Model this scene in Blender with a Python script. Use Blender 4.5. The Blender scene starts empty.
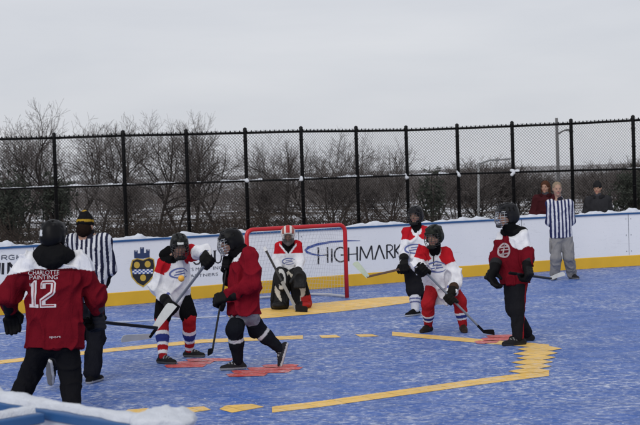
import bpy, bmesh, math, random
import numpy as np
from mathutils import Vector, Matrix
from mathutils.bvhtree import BVHTree

random.seed(7)
rng = np.random.default_rng(7)
scene = bpy.context.scene
COL = scene.collection

# ------------------------------------------------------------------ camera
EYE = 2.1
PITCH = math.radians(1.74)
ROLL = math.radians(-1.8)
FOC = 1400.0
cam_rot = Matrix.Rotation(math.pi/2-PITCH, 3, 'X') @ Matrix.Rotation(ROLL, 3, 'Z')
cd = bpy.data.cameras.new('camera')
cam = bpy.data.objects.new('camera', cd)
COL.objects.link(cam)
cam.location = (0, 0, EYE)
cam.rotation_euler = cam_rot.to_euler()
cd.sensor_width = 36
cd.lens = 36*FOC/640
cd.clip_start = 0.1
cd.clip_end = 6000
cd.dof.use_dof = True
cd.dof.focus_distance = 18.0
cd.dof.aperture_fstop = 6.3
scene.camera = cam

def W(px, py, Y):
    """survey helper: the point at distance Y seen along the photo's ray"""
    d = cam_rot @ Vector(((px-320)/FOC, -(py-212.5)/FOC, -1))
    t = Y/d.y
    return Vector((d.x*t, Y, EYE+d.z*t))

def G(px, py, z=0.0):
    d = cam_rot @ Vector(((px-320)/FOC, -(py-212.5)/FOC, -1))
    t = (z-EYE)/d.z
    return Vector((d.x*t, d.y*t, z))

# ------------------------------------------------------------------ tagging
def tag(o, label=None, cat=None, group=None, kind=None):
    if label: o['label'] = label
    if cat: o['category'] = cat
    if group: o['group'] = group
    if kind: o['kind'] = kind
    return o

def thing(name, label, cat, loc=(0, 0, 0), group=None):
    o = bpy.data.objects.new(name, None)
    COL.objects.link(o)
    o.location = loc
    o.empty_display_size = 0.2
    return tag(o, label, cat, group)

def origin(parent):
    v = Vector((0, 0, 0))
    while parent is not None:
        v = v+parent.location
        parent = parent.parent
    return v

def add_obj(name, verts, faces, mat, parent=None, smooth=True, colors=None):
    """verts in world space; the mesh is stored relative to its parent thing"""
    off = origin(parent)
    V = np.asarray(verts, dtype=np.float64).reshape(-1, 3)-np.array(off)
    me = bpy.data.meshes.new(name)
    me.from_pydata([tuple(v) for v in V.tolist()], [], [tuple(f) for f in faces])
    if smooth:
        me.polygons.foreach_set('use_smooth', [True]*len(me.polygons))
    if colors is not None:
        at = me.color_attributes.new('col', 'FLOAT_COLOR', 'POINT')
        c = np.ones((len(V), 4), dtype=np.float32)
        c[:, :3] = colors
        at.data.foreach_set('color', c.ravel())
    me.update()
    if isinstance(mat, (list, tuple)):
        for m in mat: me.materials.append(m)
    else:
        me.materials.append(mat)
    o = bpy.data.objects.new(name, me)
    COL.objects.link(o)
    if parent is not None: o.parent = parent
    return o

# ------------------------------------------------------------------ materials
def new_mat(name, rough=0.7, spec=0.3):
    m = bpy.data.materials.new(name)
    m.use_nodes = True
    nt = m.node_tree
    b = nt.nodes['Principled BSDF']
    b.inputs['Roughness'].default_value = rough
    b.inputs['Specular IOR Level'].default_value = spec
    return m, nt, b

def N(nt, typ, **kw):
    n = nt.nodes.new(typ)
    for k, v in kw.items(): setattr(n, k, v)
    return n

def mixc(nt, fac, a, b):
    n = N(nt, 'ShaderNodeMix', data_type='RGBA')
    for sock, val in ((n.inputs[0], fac), (n.inputs[6], a), (n.inputs[7], b)):
        if hasattr(val, 'is_linked') or isinstance(val, bpy.types.NodeSocket): nt.links.new(val, sock)
        elif isinstance(val, (int, float)): sock.default_value = val
        else: sock.default_value = (*val, 1)
    return n.outputs[2]

def noise(nt, scale, detail=4, rough=0.55, vec=None, mapscale=None, coord='Object', dist=0.0):
    n = N(nt, 'ShaderNodeTexNoise')
    n.inputs['Scale'].default_value = scale
    n.inputs['Detail'].default_value = detail
    n.inputs['Roughness'].default_value = rough
    n.inputs['Distortion'].default_value = dist
    tc = N(nt, 'ShaderNodeTexCoord')
    src = tc.outputs[coord]
    if mapscale:
        mp = N(nt, 'ShaderNodeMapping')
        mp.inputs['Scale'].default_value = mapscale
        nt.links.new(src, mp.inputs['Vector'])
        src = mp.outputs['Vector']
    nt.links.new(src, n.inputs['Vector'])
    return n.outputs['Fac']

def ramp(nt, fac, stops):
    r = N(nt, 'ShaderNodeValToRGB')
    el = r.color_ramp.elements
    while len(el) < len(stops): el.new(0.5)
    for e, (p, c) in zip(el, stops):
        e.position = p
        e.color = (c, c, c, 1) if isinstance(c, (int, float)) else (*c, 1)
    nt.links.new(fac, r.inputs[0])
    return r.outputs[0]

def mth(nt, op, a, b=None, clamp=False):
    n = N(nt, 'ShaderNodeMath', operation=op, use_clamp=clamp)
    for i, v in enumerate((a, b)):
        if v is None: continue
        if isinstance(v, (int, float)): n.inputs[i].default_value = v
        else: nt.links.new(v, n.inputs[i])
    return n.outputs[0]

def bump(nt, b, h, strength, dist=0.01):
    n = N(nt, 'ShaderNodeBump')
    n.inputs['Strength'].default_value = strength
    n.inputs['Distance'].default_value = dist
    nt.links.new(h, n.inputs['Height'])
    nt.links.new(n.outputs[0], b.inputs['Normal'])

def plain(name, col, rough=0.6, spec=0.3, var=0.15, scale=6.0, metal=0.0, bumps=0.0):
    m, nt, b = new_mat(name, rough, spec)
    f = noise(nt, scale, 5)
    c = mixc(nt, f, [v*(1-var) for v in col], [min(1, v*(1+var)) for v in col])
    nt.links.new(c, b.inputs['Base Color'])
    b.inputs['Metallic'].default_value = metal
    if bumps: bump(nt, b, noise(nt, scale*8, 4), bumps)
    return m

def attr_mat(name, rough, spec, var=0.12, bscale=260.0, bst=0.25, sheen=0.0, wrinkle=0.0):
    m, nt, b = new_mat(name, rough, spec)
    a = N(nt, 'ShaderNodeAttribute', attribute_name='col')
    f = noise(nt, 14, 5)
    v = ramp(nt, f, [(0.25, 1-var), (0.75, 1+var*0.5)])
    mu = N(nt, 'ShaderNodeMix', data_type='RGBA', blend_type='MULTIPLY')
    mu.inputs[0].default_value = 1
    nt.links.new(a.outputs['Color'], mu.inputs[6])
    nt.links.new(v, mu.inputs[7])
    nt.links.new(mu.outputs[2], b.inputs['Base Color'])
    if bst: bump(nt, b, noise(nt, bscale, 2), bst, 0.004)
    b.inputs['Sheen Weight'].default_value = sheen
    if wrinkle:
        w1 = noise(nt, 1.0, 3, 0.55, mapscale=(11, 11, 5), dist=1.0)
        w1 = mth(nt, 'ABSOLUTE', mth(nt, 'SUBTRACT', w1, 0.5))
        w2 = noise(nt, 45, 3, 0.5)
        bump(nt, b, mth(nt, 'ADD', mth(nt, 'MULTIPLY', w1, -2.2), mth(nt, 'MULTIPLY', w2, 0.12)), wrinkle, 0.03)
    return m

def frost_mat(name, col, amount=1.0, rough=0.55):
    """sport-court plastic tiles with wind-blown snow dust lying on them"""
    m, nt, b = new_mat(name, rough, 0.35)
    streak = noise(nt, 1.0, 8, 0.68, mapscale=(2.0, 2.4, 1), dist=0.35)
    grains = noise(nt, 1.0, 6, 0.72, mapscale=(12, 13, 1))
    specks = noise(nt, 1.0, 2, 0.5, mapscale=(26, 24, 1))
    broad = noise(nt, 0.42, 4, 0.6)
    s = ramp(nt, streak, [(0.42, 0.0), (0.66, 1.0)])
    g = ramp(nt, grains, [(0.47, 0.0), (0.66, 1.0)])
    k = ramp(nt, specks, [(0.62, 0.0), (0.70, 1.0)])
    bb = ramp(nt, broad, [(0.34, 0.20), (0.66, 1.0)])
    f = mth(nt, 'MULTIPLY', mth(nt, 'ADD', mth(nt, 'MULTIPLY', s, 0.55), 0.42), g)
    f = mth(nt, 'MULTIPLY', f, bb)
    f = mth(nt, 'MULTIPLY', f, 0.95*amount)
    f = mth(nt, 'ADD', f, mth(nt, 'MULTIPLY', k, 0.40*amount))
    f = mth(nt, 'ADD', f, mth(nt, 'MULTIPLY', s, 0.08*amount), True)
    tone = noise(nt, 2.5, 4, 0.6)
    base = mixc(nt, tone, [c*0.82 for c in col], [c*1.15 for c in col])
    # tile joints, 0.30 m modules
    tc = N(nt, 'ShaderNodeTexCoord')
    mp = N(nt, 'ShaderNodeMapping')
    mp.inputs['Rotation'].default_value = (0, 0, math.radians(-31))
    nt.links.new(tc.outputs['Object'], mp.inputs['Vector'])
    br = N(nt, 'ShaderNodeTexBrick', offset=0.0)
    br.inputs['Scale'].default_value = 1.0
    br.inputs['Brick Width'].default_value = 0.30
    br.inputs['Row Height'].default_value = 0.30
    br.inputs['Mortar Size'].default_value = 0.006
    br.inputs['Color1'].default_value = (1, 1, 1, 1)
    br.inputs['Color2'].default_value = (0.86, 0.86, 0.86, 1)
    br.inputs['Mortar'].default_value = (0.38, 0.38, 0.38, 1)
    nt.links.new(mp.outputs[0], br.inputs['Vector'])
    mu = N(nt, 'ShaderNodeMix', data_type='RGBA', blend_type='MULTIPLY')
    mu.inputs[0].default_value = 0.8
    nt.links.new(base, mu.inputs[6])
    nt.links.new(br.outputs['Color'], mu.inputs[7])
    c = mixc(nt, f, mu.outputs[2], (0.74, 0.77, 0.83))
    nt.links.new(c, b.inputs['Base Color'])
    bump(nt, b, f, 0.3, 0.01)
    return m

M_cloth = attr_mat('cloth', 0.92, 0.03, wrinkle=0.38)
M_skin = attr_mat('skin', 0.55, 0.35, 0.08, 120, 0.1)
M_gear = attr_mat('gear', 0.6, 0.05, 0.10, 60, 0.1)
M_shell = attr_mat('helmet_shell', 0.38, 0.10, 0.06, 60, 0.0)
M_pad = attr_mat('pad_leather', 0.5, 0.10, 0.10, 60, 0.15)
M_court = frost_mat('court_blue', (0.024, 0.106, 0.41), 1.35)
M_yellow = frost_mat('court_yellow', (0.88, 0.54, 0.10), 0.8)
M_red = frost_mat('court_red', (0.60, 0.050, 0.040), 0.95)
M_white_line = frost_mat('court_white', (0.36, 0.42, 0.60), 1.0)
M_snow = plain('snow', (0.68, 0.71, 0.77), 0.85, 0.15, 0.13, 16, 0, 0.9)
M_blue = plain('blue_cap', (0.022, 0.09, 0.24), 0.4, 0.4, 0.2, 8)
M_kick = plain('kick_yellow', (0.72, 0.42, 0.03), 0.45, 0.35, 0.14, 3)
M_ink = plain('sign_black', (0.02, 0.02, 0.025), 0.5, 0.3, 0.1)
M_ink_blue = plain('sign_blue', (0.05, 0.09, 0.30), 0.5, 0.3, 0.1)
M_ink_grey = plain('sign_grey', (0.10, 0.11, 0.14), 0.5, 0.3, 0.1)
M_gold = plain('sign_gold', (0.55, 0.36, 0.06), 0.5, 0.3, 0.1)
M_sign_white = plain('sign_white', (0.75, 0.76, 0.78), 0.5, 0.3, 0.05)
M_navy = plain('sign_navy', (0.03, 0.05, 0.12), 0.5, 0.3, 0.1)
M_post = plain('black_fence', (0.006, 0.006, 0.007), 0.5, 0.15, 0.2, 10)
M_wire = plain('fence_wire', (0.03, 0.03, 0.033), 0.6, 0.3, 0.2, 10)
M_goal = plain('goal_red', (0.48, 0.012, 0.02), 0.35, 0.45, 0.15, 4)
M_net = plain('net_cord', (0.50, 0.51, 0.54), 0.9, 0.1, 0.1, 10)
M_cage = plain('cage_wire', (0.30, 0.31, 0.33), 0.3, 0.5, 0.1, 10, 0.6)
M_cage_dark = plain('cage_black', (0.03, 0.03, 0.03), 0.4, 0.5, 0.1, 10)
M_shaft_black = plain('shaft_black', (0.008, 0.008, 0.010), 0.35, 0.15, 0.25, 20)
M_shaft_steel = plain('shaft_silver', (0.16, 0.18, 0.22), 0.35, 0.5, 0.5, 7)
M_shaft_wood = plain('shaft_brown', (0.11, 0.06, 0.04), 0.5, 0.4, 0.3, 12)
M_blade_white = plain('blade_white', (0.55, 0.56, 0.55), 0.5, 0.3, 0.2, 14)
M_blade_green = plain('blade_pale_green', (0.50, 0.56, 0.42), 0.5, 0.3, 0.2, 14)
M_tape = plain('tape_black', (0.008, 0.008, 0.009), 0.8, 0.05, 0.2, 30)
M_tape_white = plain('tape_white', (0.6, 0.6, 0.6), 0.8, 0.2, 0.1, 30)
M_ball = plain('ball_orange', (0.80, 0.42, 0.06), 0.45, 0.35, 0.08, 20)
M_bark = plain('bark', (0.036, 0.030, 0.028), 0.9, 0.1, 0.35, 3)
M_twig = plain('twig', (0.13, 0.115, 0.11), 0.9, 0.1, 0.3, 2)
M_brush = plain('brush_stems', (0.040, 0.031, 0.026), 0.9, 0.1, 0.5, 1.5)
M_conifer = plain('evergreen', (0.040, 0.046, 0.036), 0.8, 0.15, 0.5, 2)
M_drybush = plain('dry_leaf', (0.055, 0.050, 0.040), 0.8, 0.15, 0.4, 2)
M_pole = plain('pole_grey', (0.13, 0.13, 0.135), 0.6, 0.3, 0.15, 3)
M_lamp_grey = plain('lamp_grey', (0.26, 0.27, 0.28), 0.5, 0.4, 0.1, 3)

def board_mat():
    m, nt, b = new_mat('board_white', 0.32, 0.4)
    f = noise(nt, 1.2, 6, 0.6)
    c = mixc(nt, f, (0.74, 0.755, 0.78), (0.84, 0.845, 0.86))
    sc = noise(nt, 1.0, 5, 0.7, mapscale=(3, 3, 28))
    c = mixc(nt, mth(nt, 'MULTIPLY', ramp(nt, sc, [(0.60, 0.0), (0.72, 1.0)]), 0.35), c, (0.42, 0.43, 0.46))
    spk = noise(nt, 70, 2)
    c = mixc(nt, mth(nt, 'MULTIPLY', ramp(nt, spk, [(0.68, 0.0), (0.72, 1.0)]), 0.5), c, (0.25, 0.26, 0.3))
    nt.links.new(c, b.inputs['Base Color'])
    return m
M_board = board_mat()

def ground_mat():
    m, nt, b = new_mat('winter_ground', 0.9, 0.15)
    f = noise(nt, 0.16, 8, 0.62, dist=0.4)
    fine = noise(nt, 1.7, 6, 0.65)
    s = ramp(nt, mth(nt, 'ADD', mth(nt, 'MULTIPLY', f, 0.6), mth(nt, 'MULTIPLY', fine, 0.4)), [(0.49, 0.0), (0.56, 1.0)])
    lit = noise(nt, 3.5, 6, 0.7)
    litter = mixc(nt, lit, (0.025, 0.018, 0.013), (0.12, 0.09, 0.07))
    c = mixc(nt, s, litter, (0.74, 0.76, 0.80))
    nt.links.new(c, b.inputs['Base Color'])
    bump(nt, b, lit, 0.6, 0.06)
    return m
M_ground = ground_mat()

# ------------------------------------------------------------------ small mesh builders
class MB:
    def __init__(self): self.v = []; self.f = []
    def quadstrip(self, ring_a, ring_b):
        n = len(ring_a)
        for i in range(n):
            j = (i+1) % n
            self.f.append((ring_a[i], ring_a[j], ring_b[j], ring_b[i]))
    def tube(self, pts, radii, sides=6, caps=True):
        pts = [Vector(p) for p in pts]
        if isinstance(radii, (int, float)): radii = [radii]*len(pts)
        rings = []
        prev = None
        for i, p in enumerate(pts):
            if i == 0: d = pts[1]-p
            elif i == len(pts)-1: d = p-pts[i-1]
            else: d = (pts[i+1]-p).normalized()+(p-pts[i-1]).normalized()
            if d.length < 1e-9: d = Vector((0, 0, 1))
            d.normalize()
            if prev is None:
                a = d.cross(Vector((0, 0, 1)))
                if a.length < 0.05: a = d.cross(Vector((0, 1, 0)))
            else:
                a = prev-d*prev.dot(d)
            a.normalize(); prev = a.copy()
            c = d.cross(a)
            base = len(self.v)
            for k in range(sides):
                t = 2*math.pi*k/sides
                self.v.append(p+(a*math.cos(t)+c*math.sin(t))*radii[i])
            rings.append(list(range(base, base+sides)))
        for r0, r1 in zip(rings, rings[1:]): self.quadstrip(r0, r1)
        if caps:
            self.f.append(tuple(reversed(rings[0]))); self.f.append(tuple(rings[-1]))
    def box(self, c, sx, sy, sz, R=None):
        c = Vector(c); b = len(self.v)
        for dx in (-1, 1):
            for dy in (-1, 1):
                for dz in (-1, 1):
                    p = Vector((dx*sx/2, dy*sy/2, dz*sz/2))
                    if R is not None: p = R @ p
                    self.v.append(c+p)
        for q in ((0, 1, 3, 2), (4, 6, 7, 5), (0, 4, 5, 1), (2, 3, 7, 6), (0, 2, 6, 4), (1, 5, 7, 3)):
            self.f.append(tuple(b+i for i in q))
    def prism(self, poly, thick):
        """poly: list of world points (planar), thick: vector"""
        b = len(self.v); n = len(poly)
        self.v += [Vector(p) for p in poly]+[Vector(p)+thick for p in poly]
        self.f.append(tuple(range(b+n-1, b-1, -1))); self.f.append(tuple(range(b+n, b+2*n)))
        for i in range(n):
            j = (i+1) % n
            self.f.append((b+i, b+j, b+n+j, b+n+i))
    def sheet(self, poly):
        b = len(self.v)
        self.v += [Vector(p) for p in poly]
        self.f.append(tuple(range(b, b+len(poly))))
    def build(self, name, mat, parent=None, smooth=False):
        return add_obj(name, [tuple(p) for p in self.v], self.f, mat, parent, smooth)

# ------------------------------------------------------------------ implicit surfaces (bodies, clothes, gear)
def perlin(P, seed=0):
    P = np.asarray(P, dtype=np.float64)
    i = np.floor(P).astype(np.int64); f = P-i
    u = f*f*f*(f*(f*6-15)+10)
    def h(ix, iy, iz):
        n = (ix*374761393+iy*668265263+iz*1274126177+seed*974634777) & 0xffffffff
        n = ((n ^ (n >> 13))*1274126177) & 0xffffffff
        n = n ^ (n >> 16)
        return (n & 0xffff)/32767.5-1.0
    r = 0
    for dx in (0, 1):
        for dy in (0, 1):
            for dz in (0, 1):
                w = (u[:, 0] if dx else 1-u[:, 0])*(u[:, 1] if dy else 1-u[:, 1])*(u[:, 2] if dz else 1-u[:, 2])
                r = r+w*h(i[:, 0]+dx, i[:, 1]+dy, i[:, 2]+dz)
    return r

def A(v): return np.array([v[0], v[1], v[2]], dtype=np.float64)

class Sdf:
    def __init__(self, res=0.012, k=0.03):
        self.res, self.k, self.prims, self.cuts = res, k, [], []
    def cap(self, a, b, ra, rb=None, flat=None, s=1.0, tag=0, k=None):
        rb = ra if rb is None else rb
        self.prims.append(dict(t='c', a=A(a), b=A(b), ra=ra, rb=rb, n=None if flat is None else A(Vector(flat).normalized()), s=s, tag=tag, k=self.k if k is None else k))
        return self
    def ell(self, c, radii, frame=None, tag=0, k=None):
        Fm = np.eye(3) if frame is None else np.array([A(x) for x in frame])
        self.prims.append(dict(t='e', a=A(c), r=np.array(radii, float), F=Fm, tag=tag, k=self.k if k is None else k))
        return self
    def cut_plane(self, p, n):      # removes the side the normal points to
        self.cuts.append(('p', A(p), A(Vector(n).normalized()))); return self
    def cut_ell(self, c, radii, frame=None):
        Fm = np.eye(3) if frame is None else np.array([A(x) for x in frame])
        self.cuts.append(('e', A(c), np.array(radii, float), Fm)); return self
    @staticmethod
    def dist(p, P):
        if p['t'] == 'c':
            a, b = p['a'], p['b']
            q = P-a; ab = b-a
            if p['n'] is not None:
                g = 1/p['s']-1
                q = q+np.multiply.outer(q@p['n'], p['n'])*g
                ab = ab+p['n']*(ab@p['n'])*g
            t = np.clip((q@ab)/max(1e-9, ab@ab), 0, 1)
            d = np.linalg.norm(q-np.multiply.outer(t, ab), axis=-1)-(p['ra']+t*(p['rb']-p['ra']))
            return d, t
        q = (P-p['a'])@p['F'].T
        r = p['r']
        k0 = np.linalg.norm(q/r, axis=-1)
        k1 = np.linalg.norm(q/(r*r), axis=-1)
        return k0*(k0-1)/np.maximum(k1, 1e-9), np.zeros(P.shape[:-1])
    @staticmethod
    def bbox(p):
        if p['t'] == 'c':
            r = max(p['ra'], p['rb'])
            return np.minimum(p['a'], p['b'])-r, np.maximum(p['a'], p['b'])+r
        r = p['r'].max()
        return p['a']-r, p['a']+r
    def mesh(self, smooth=2, fold=0.0, fscale=(9, 9, 5), seed=0):
        res = self.res
        lo = np.min([self.bbox(p)[0] for p in self.prims], axis=0)-3*res-0.02
        hi = np.max([self.bbox(p)[1] for p in self.prims], axis=0)+3*res+0.02
        n = np.ceil((hi-lo)/res).astype(int)+1
        D = np.full(n, 0.5)
        ax = [lo[i]+np.arange(n[i])*res for i in range(3)]
        for p in self.prims:
            bl, bh = self.bbox(p)
            pad = p['k']+3*res
            i0 = np.maximum(0, np.floor((bl-pad-lo)/res).astype(int)); i1 = np.minimum(n, np.ceil((bh+pad-lo)/res).astype(int)+1)
            P = np.stack(np.meshgrid(*[ax[i][i0[i]:i1[i]] for i in range(3)], indexing='ij'), axis=-1)
            d, _ = self.dist(p, P)
            sl = tuple(slice(i0[i], i1[i]) for i in range(3))
            o = D[sl]; k = p['k']
            h = np.maximum(k-np.abs(o-d), 0)/k
            D[sl] = np.minimum(o, d)-h*h*k*0.25
        if self.cuts:
            P = np.stack(np.meshgrid(*ax, indexing='ij'), axis=-1)
            for c in self.cuts:
                if c[0] == 'p': D = np.maximum(D, (P-c[1])@c[2])
                else:
                    q = (P-c[1])@c[3].T
                    k0 = np.linalg.norm(q/c[2], axis=-1); k1 = np.linalg.norm(q/(c[2]**2), axis=-1)
                    D = np.maximum(D, -(k0*(k0-1)/np.maximum(k1, 1e-9)))
        for axn in range(3):
            sl = [slice(None)]*3; sl[axn] = 0; D[tuple(sl)] = 0.5; sl[axn] = -1; D[tuple(sl)] = 0.5
        V, Fc = surface_nets(D, lo, res)
        V = relax(V, Fc, smooth)
        if fold > 0:
            Nn = normals(V, Fc)
            fs = np.array(fscale, float)
            w = perlin(V*4.0+11, seed+5)[:, None]*0.35
            a = perlin(V*fs+w*fs*0.3, seed); b = perlin(V*fs*2.1+7, seed+1)
            disp = (1-np.minimum(1, np.abs(a)*2.6))**1.5*1.25-0.45+b*0.42
            V = V+Nn*(disp*fold)[:, None]
            V = relax(V, Fc, 1)
        best = np.full(len(V), 9.0); idx = np.zeros(len(V), int); tt = np.zeros(len(V))
        for p in self.prims:
            d, t = self.dist(p, V)
            m = d < best
            best[m] = d[m]; idx[m] = p['tag']; tt[m] = t[m]
        return V, Fc, idx, tt

def surface_nets(D, lo, res):
    ins = D < 0
    n = np.array(D.shape)-1
    cnt = np.zeros(n); acc = np.zeros((*n, 3))
    corners = [(i, j, k) for i in (0, 1) for j in (0, 1) for k in (0, 1)]
    def sub(a, c): return a[c[0]:c[0]+n[0], c[1]:c[1]+n[1], c[2]:c[2]+n[2]]
    for c in corners:
        for axn in range(3):
            if c[axn]: continue
            e = list(c); e[axn] = 1
            d0, d1 = sub(D, c), sub(D, e)
            m = (d0 < 0) != (d1 < 0)
            ii = np.nonzero(m)
            t = d0[ii]/(d0[ii]-d1[ii])
            cnt[ii] += 1
            for q in range(3):
                acc[ii+(np.full(len(t), q),)] += c[q]+(t if q == axn else 0)
    act = cnt > 0
    idx = np.full(n, -1)
    idx[act] = np.arange(act.sum())
    cells = np.argwhere(act)
    V = lo+(cells+acc[act]/cnt[act][:, None])*res
    faces = []
    for axn in range(3):
        b, c = [(1, 2), (2, 0), (0, 1)][axn]
        s0 = [slice(None)]*3; s1 = [slice(None)]*3
        s0[axn] = slice(0, -1); s1[axn] = slice(1, None)
        i0, i1 = ins[tuple(s0)], ins[tuple(s1)]
        for flip in (0, 1):
            m = (i0 & ~i1) if not flip else (~i0 & i1)
            e = np.argwhere(m)
            e = e[(e[:, b] > 0) & (e[:, c] > 0) & (e[:, b] < n[b]) & (e[:, c] < n[c])]
            if len(e) == 0: continue
            def cell(db, dc):
                q = e.copy(); q[:, b] += db; q[:, c] += dc
                return idx[q[:, 0], q[:, 1], q[:, 2]]
            quad = [cell(-1, -1), cell(0, -1), cell(0, 0), cell(-1, 0)]
            if flip: quad = quad[::-1]
            faces.append(np.stack(quad, axis=1))
    Fc = np.concatenate(faces)
    return V, Fc[(Fc >= 0).all(axis=1)]

def relax(V, Fc, it, lam=0.5):
    e = np.concatenate([Fc[:, [0, 1]], Fc[:, [1, 2]], Fc[:, [2, 3]], Fc[:, [3, 0]]])
    for _ in range(it):
        s = np.zeros_like(V); c = np.zeros(len(V))
        for q in range(3): s[:, q] = np.bincount(e[:, 0], V[e[:, 1], q], len(V))+np.bincount(e[:, 1], V[e[:, 0], q], len(V))
        c = np.bincount(e[:, 0], minlength=len(V))+np.bincount(e[:, 1], minlength=len(V))
        V = V+lam*(s/np.maximum(c, 1)[:, None]-V)
    return V

def normals(V, Fc):
    nf = np.cross(V[Fc[:, 2]]-V[Fc[:, 0]], V[Fc[:, 3]]-V[Fc[:, 1]])
    Nn = np.zeros_like(V)
    for c in range(4):
        for q in range(3): Nn[:, q] += np.bincount(Fc[:, c], nf[:, q], len(V))
    return Nn/np.maximum(np.linalg.norm(Nn, axis=1), 1e-12)[:, None]

def paint(n, col): return np.tile(np.array(col, float), (n, 1))

def sdf_obj(name, S, mat, parent, color, smooth=2, fold=0.0, fscale=(9, 9, 5), seed=0):
    """color: rgb, or function(V, tag, t) -> (n,3)"""
    V, Fc, idx, tt = S.mesh(smooth, fold, fscale, seed)
    C = color(V, idx, tt) if callable(color) else paint(len(V), color)
    o = add_obj(name, V, Fc.tolist(), mat, parent, True, C)
    return o, V, Fc

# ------------------------------------------------------------------ lettering
def stroke_poly(p, q, w):
    p, q = np.array(p, float), np.array(q, float)
    d = (q-p)/max(1e-9, np.linalg.norm(q-p)); s = np.array([-d[1], d[0]])*w/2
    return [tuple(p-s), tuple(q-s), tuple(q+s), tuple(p+s)]

def stroke_line(pts, w, taper=None):
    pts = [np.array(p, float) for p in pts]
    L, Rr = [], []
    for i, p in enumerate(pts):
        d = pts[min(i+1, len(pts)-1)]-pts[max(i-1, 0)]
        d = d/np.linalg.norm(d); s = np.array([-d[1], d[0]])
        ww = w/2*(1 if taper is None else taper(i/(len(pts)-1)))
        L.append(p+s*ww); Rr.append(p-s*ww)
    return [[tuple(L[i]), tuple(L[i+1]), tuple(Rr[i+1]), tuple(Rr[i])] for i in range(len(pts)-1)]

def circle_poly(cx, cy, r, n=20, ry=None):
    ry = ry or r
    return [(cx+r*math.cos(2*math.pi*i/n), cy+ry*math.sin(2*math.pi*i/n)) for i in range(n)]

def text_polys(s, spacing=1.0):
    """outline of a word as 2-D triangles, cap height about 0.7"""
    cu = bpy.data.curves.new('lettering', 'FONT')
    cu.body = s; cu.size = 1; cu.space_character = spacing; cu.resolution_u = 3
    o = bpy.data.objects.new('lettering', cu)
    COL.objects.link(o)
    bpy.context.view_layer.update()
    me = bpy.data.meshes.new_from_object(o.evaluated_get(bpy.context.evaluated_depsgraph_get()))
    vs = [v.co.copy() for v in me.vertices]
    polys = [[(vs[i].x, vs[i].y) for i in p.vertices] for p in me.polygons]
    bpy.data.objects.remove(o); bpy.data.curves.remove(cu); bpy.data.meshes.remove(me)
    xs = [p[0] for q in polys for p in q]; ys = [p[1] for q in polys for p in q]
    x0, x1, y0, y1 = min(xs), max(xs), min(ys), max(ys)
    return [[((x-x0)/(x1-x0), (y-y0)/(y1-y0)) for x, y in q] for q in polys]

def place_text(s, cx, cy, w, h, spacing=1.0):
    return [[(cx+(x-0.5)*w, cy+(y-0.5)*h) for x, y in q] for q in text_polys(s, spacing)]

def decal(name, polys, center, right, up, VF, mat, parent, off=0.004, step=0.02):
    """cloth lettering or an emblem laid onto a curved garment"""
    V, Fc = VF
    bvh = BVHTree.FromPolygons([tuple(v) for v in V.tolist()], Fc.tolist())
    right = Vector(right).normalized(); up = (Vector(up)-right*Vector(up).dot(right)).normalized()
    fwd = right.cross(up)
    bm = bmesh.new()
    for q in polys:
        try: bm.faces.new([bm.verts.new((x, y, 0)) for x, y in q])
        except Exception: pass
    xs = [v.co.x for v in bm.verts]; ys = [v.co.y for v in bm.verts]
    for axn, vals in ((0, xs), (1, ys)):
        c = min(vals)+step
        while c < max(vals):
            co = [0, 0, 0]; no = [0, 0, 0]; co[axn] = c; no[axn] = 1
            bmesh.ops.bisect_plane(bm, geom=bm.verts[:]+bm.edges[:]+bm.faces[:], plane_co=co, plane_no=no)
            c += step
    outv = []; last = None
    bm.verts.ensure_lookup_table(); bm.verts.index_update()
    for v in bm.verts:
        p = Vector(center)+right*v.co.x+up*v.co.y+fwd*0.6
        hit, nrm, _, dd = bvh.ray_cast(p, -fwd, 1.4)
        if hit is None: hit = Vector(center)+right*v.co.x+up*v.co.y
        else: hit = hit+fwd*off
        outv.append(tuple(hit))
    fs = []
    for f in bm.faces:
        pts = [Vector(outv[v.index]) for v in f.verts]
        if max((a-b).length for a in pts for b in pts) < step*8: fs.append([v.index for v in f.verts])
    bm.free()
    if not fs: return None
    return add_obj(name, outv, fs, mat, parent, True)

# ------------------------------------------------------------------ daylight
world = bpy.data.worlds.new('World')
scene.world = world
world.use_nodes = True
wt = world.node_tree
bg = wt.nodes['Background']
SUN_EL, SUN_AZ = math.radians(34), math.radians(200)     # azimuth: compass-like, measured from +Y
sky = N(wt, 'ShaderNodeTexSky', sky_type='NISHITA', sun_disc=False)
sky.sun_elevation = SUN_EL
sky.sun_rotation = SUN_AZ
sky.air_density = 1.0
tc = N(wt, 'ShaderNodeTexCoord')
mp = N(wt, 'ShaderNodeMapping')
mp.inputs['Scale'].default_value = (1.6, 1.6, 7.0)
wt.links.new(tc.outputs['Generated'], mp.inputs['Vector'])
cl = N(wt, 'ShaderNodeTexNoise')
cl.inputs['Scale'].default_value = 2.2; cl.inputs['Detail'].default_value = 6; cl.inputs['Roughness'].default_value = 0.5
cl.inputs['Distortion'].default_value = 0.3
wt.links.new(mp.outputs[0], cl.inputs['Vector'])
cr = N(wt, 'ShaderNodeValToRGB')
cr.color_ramp.elements[0].position = 0.3; cr.color_ramp.elements[0].color = (4.85, 5.05, 5.55, 1)
cr.color_ramp.elements[1].position = 0.72; cr.color_ramp.elements[1].color = (5.9, 6.0, 6.35, 1)
wt.links.new(cl.outputs['Fac'], cr.inputs[0])
mx = N(wt, 'ShaderNodeMix', data_type='RGBA')
mx.inputs[0].default_value = 0.95
wt.links.new(sky.outputs[0], mx.inputs[6]); wt.links.new(cr.outputs[0], mx.inputs[7])
wt.links.new(mx.outputs[2], bg.inputs['Color'])
bg.inputs['Strength'].default_value = 0.1
sl = bpy.data.lights.new('sun', 'SUN')
sl.energy = 1.15; sl.angle = math.radians(40); sl.color = (1.0, 0.97, 0.93)
so = bpy.data.objects.new('sun', sl); COL.objects.link(so)
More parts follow.
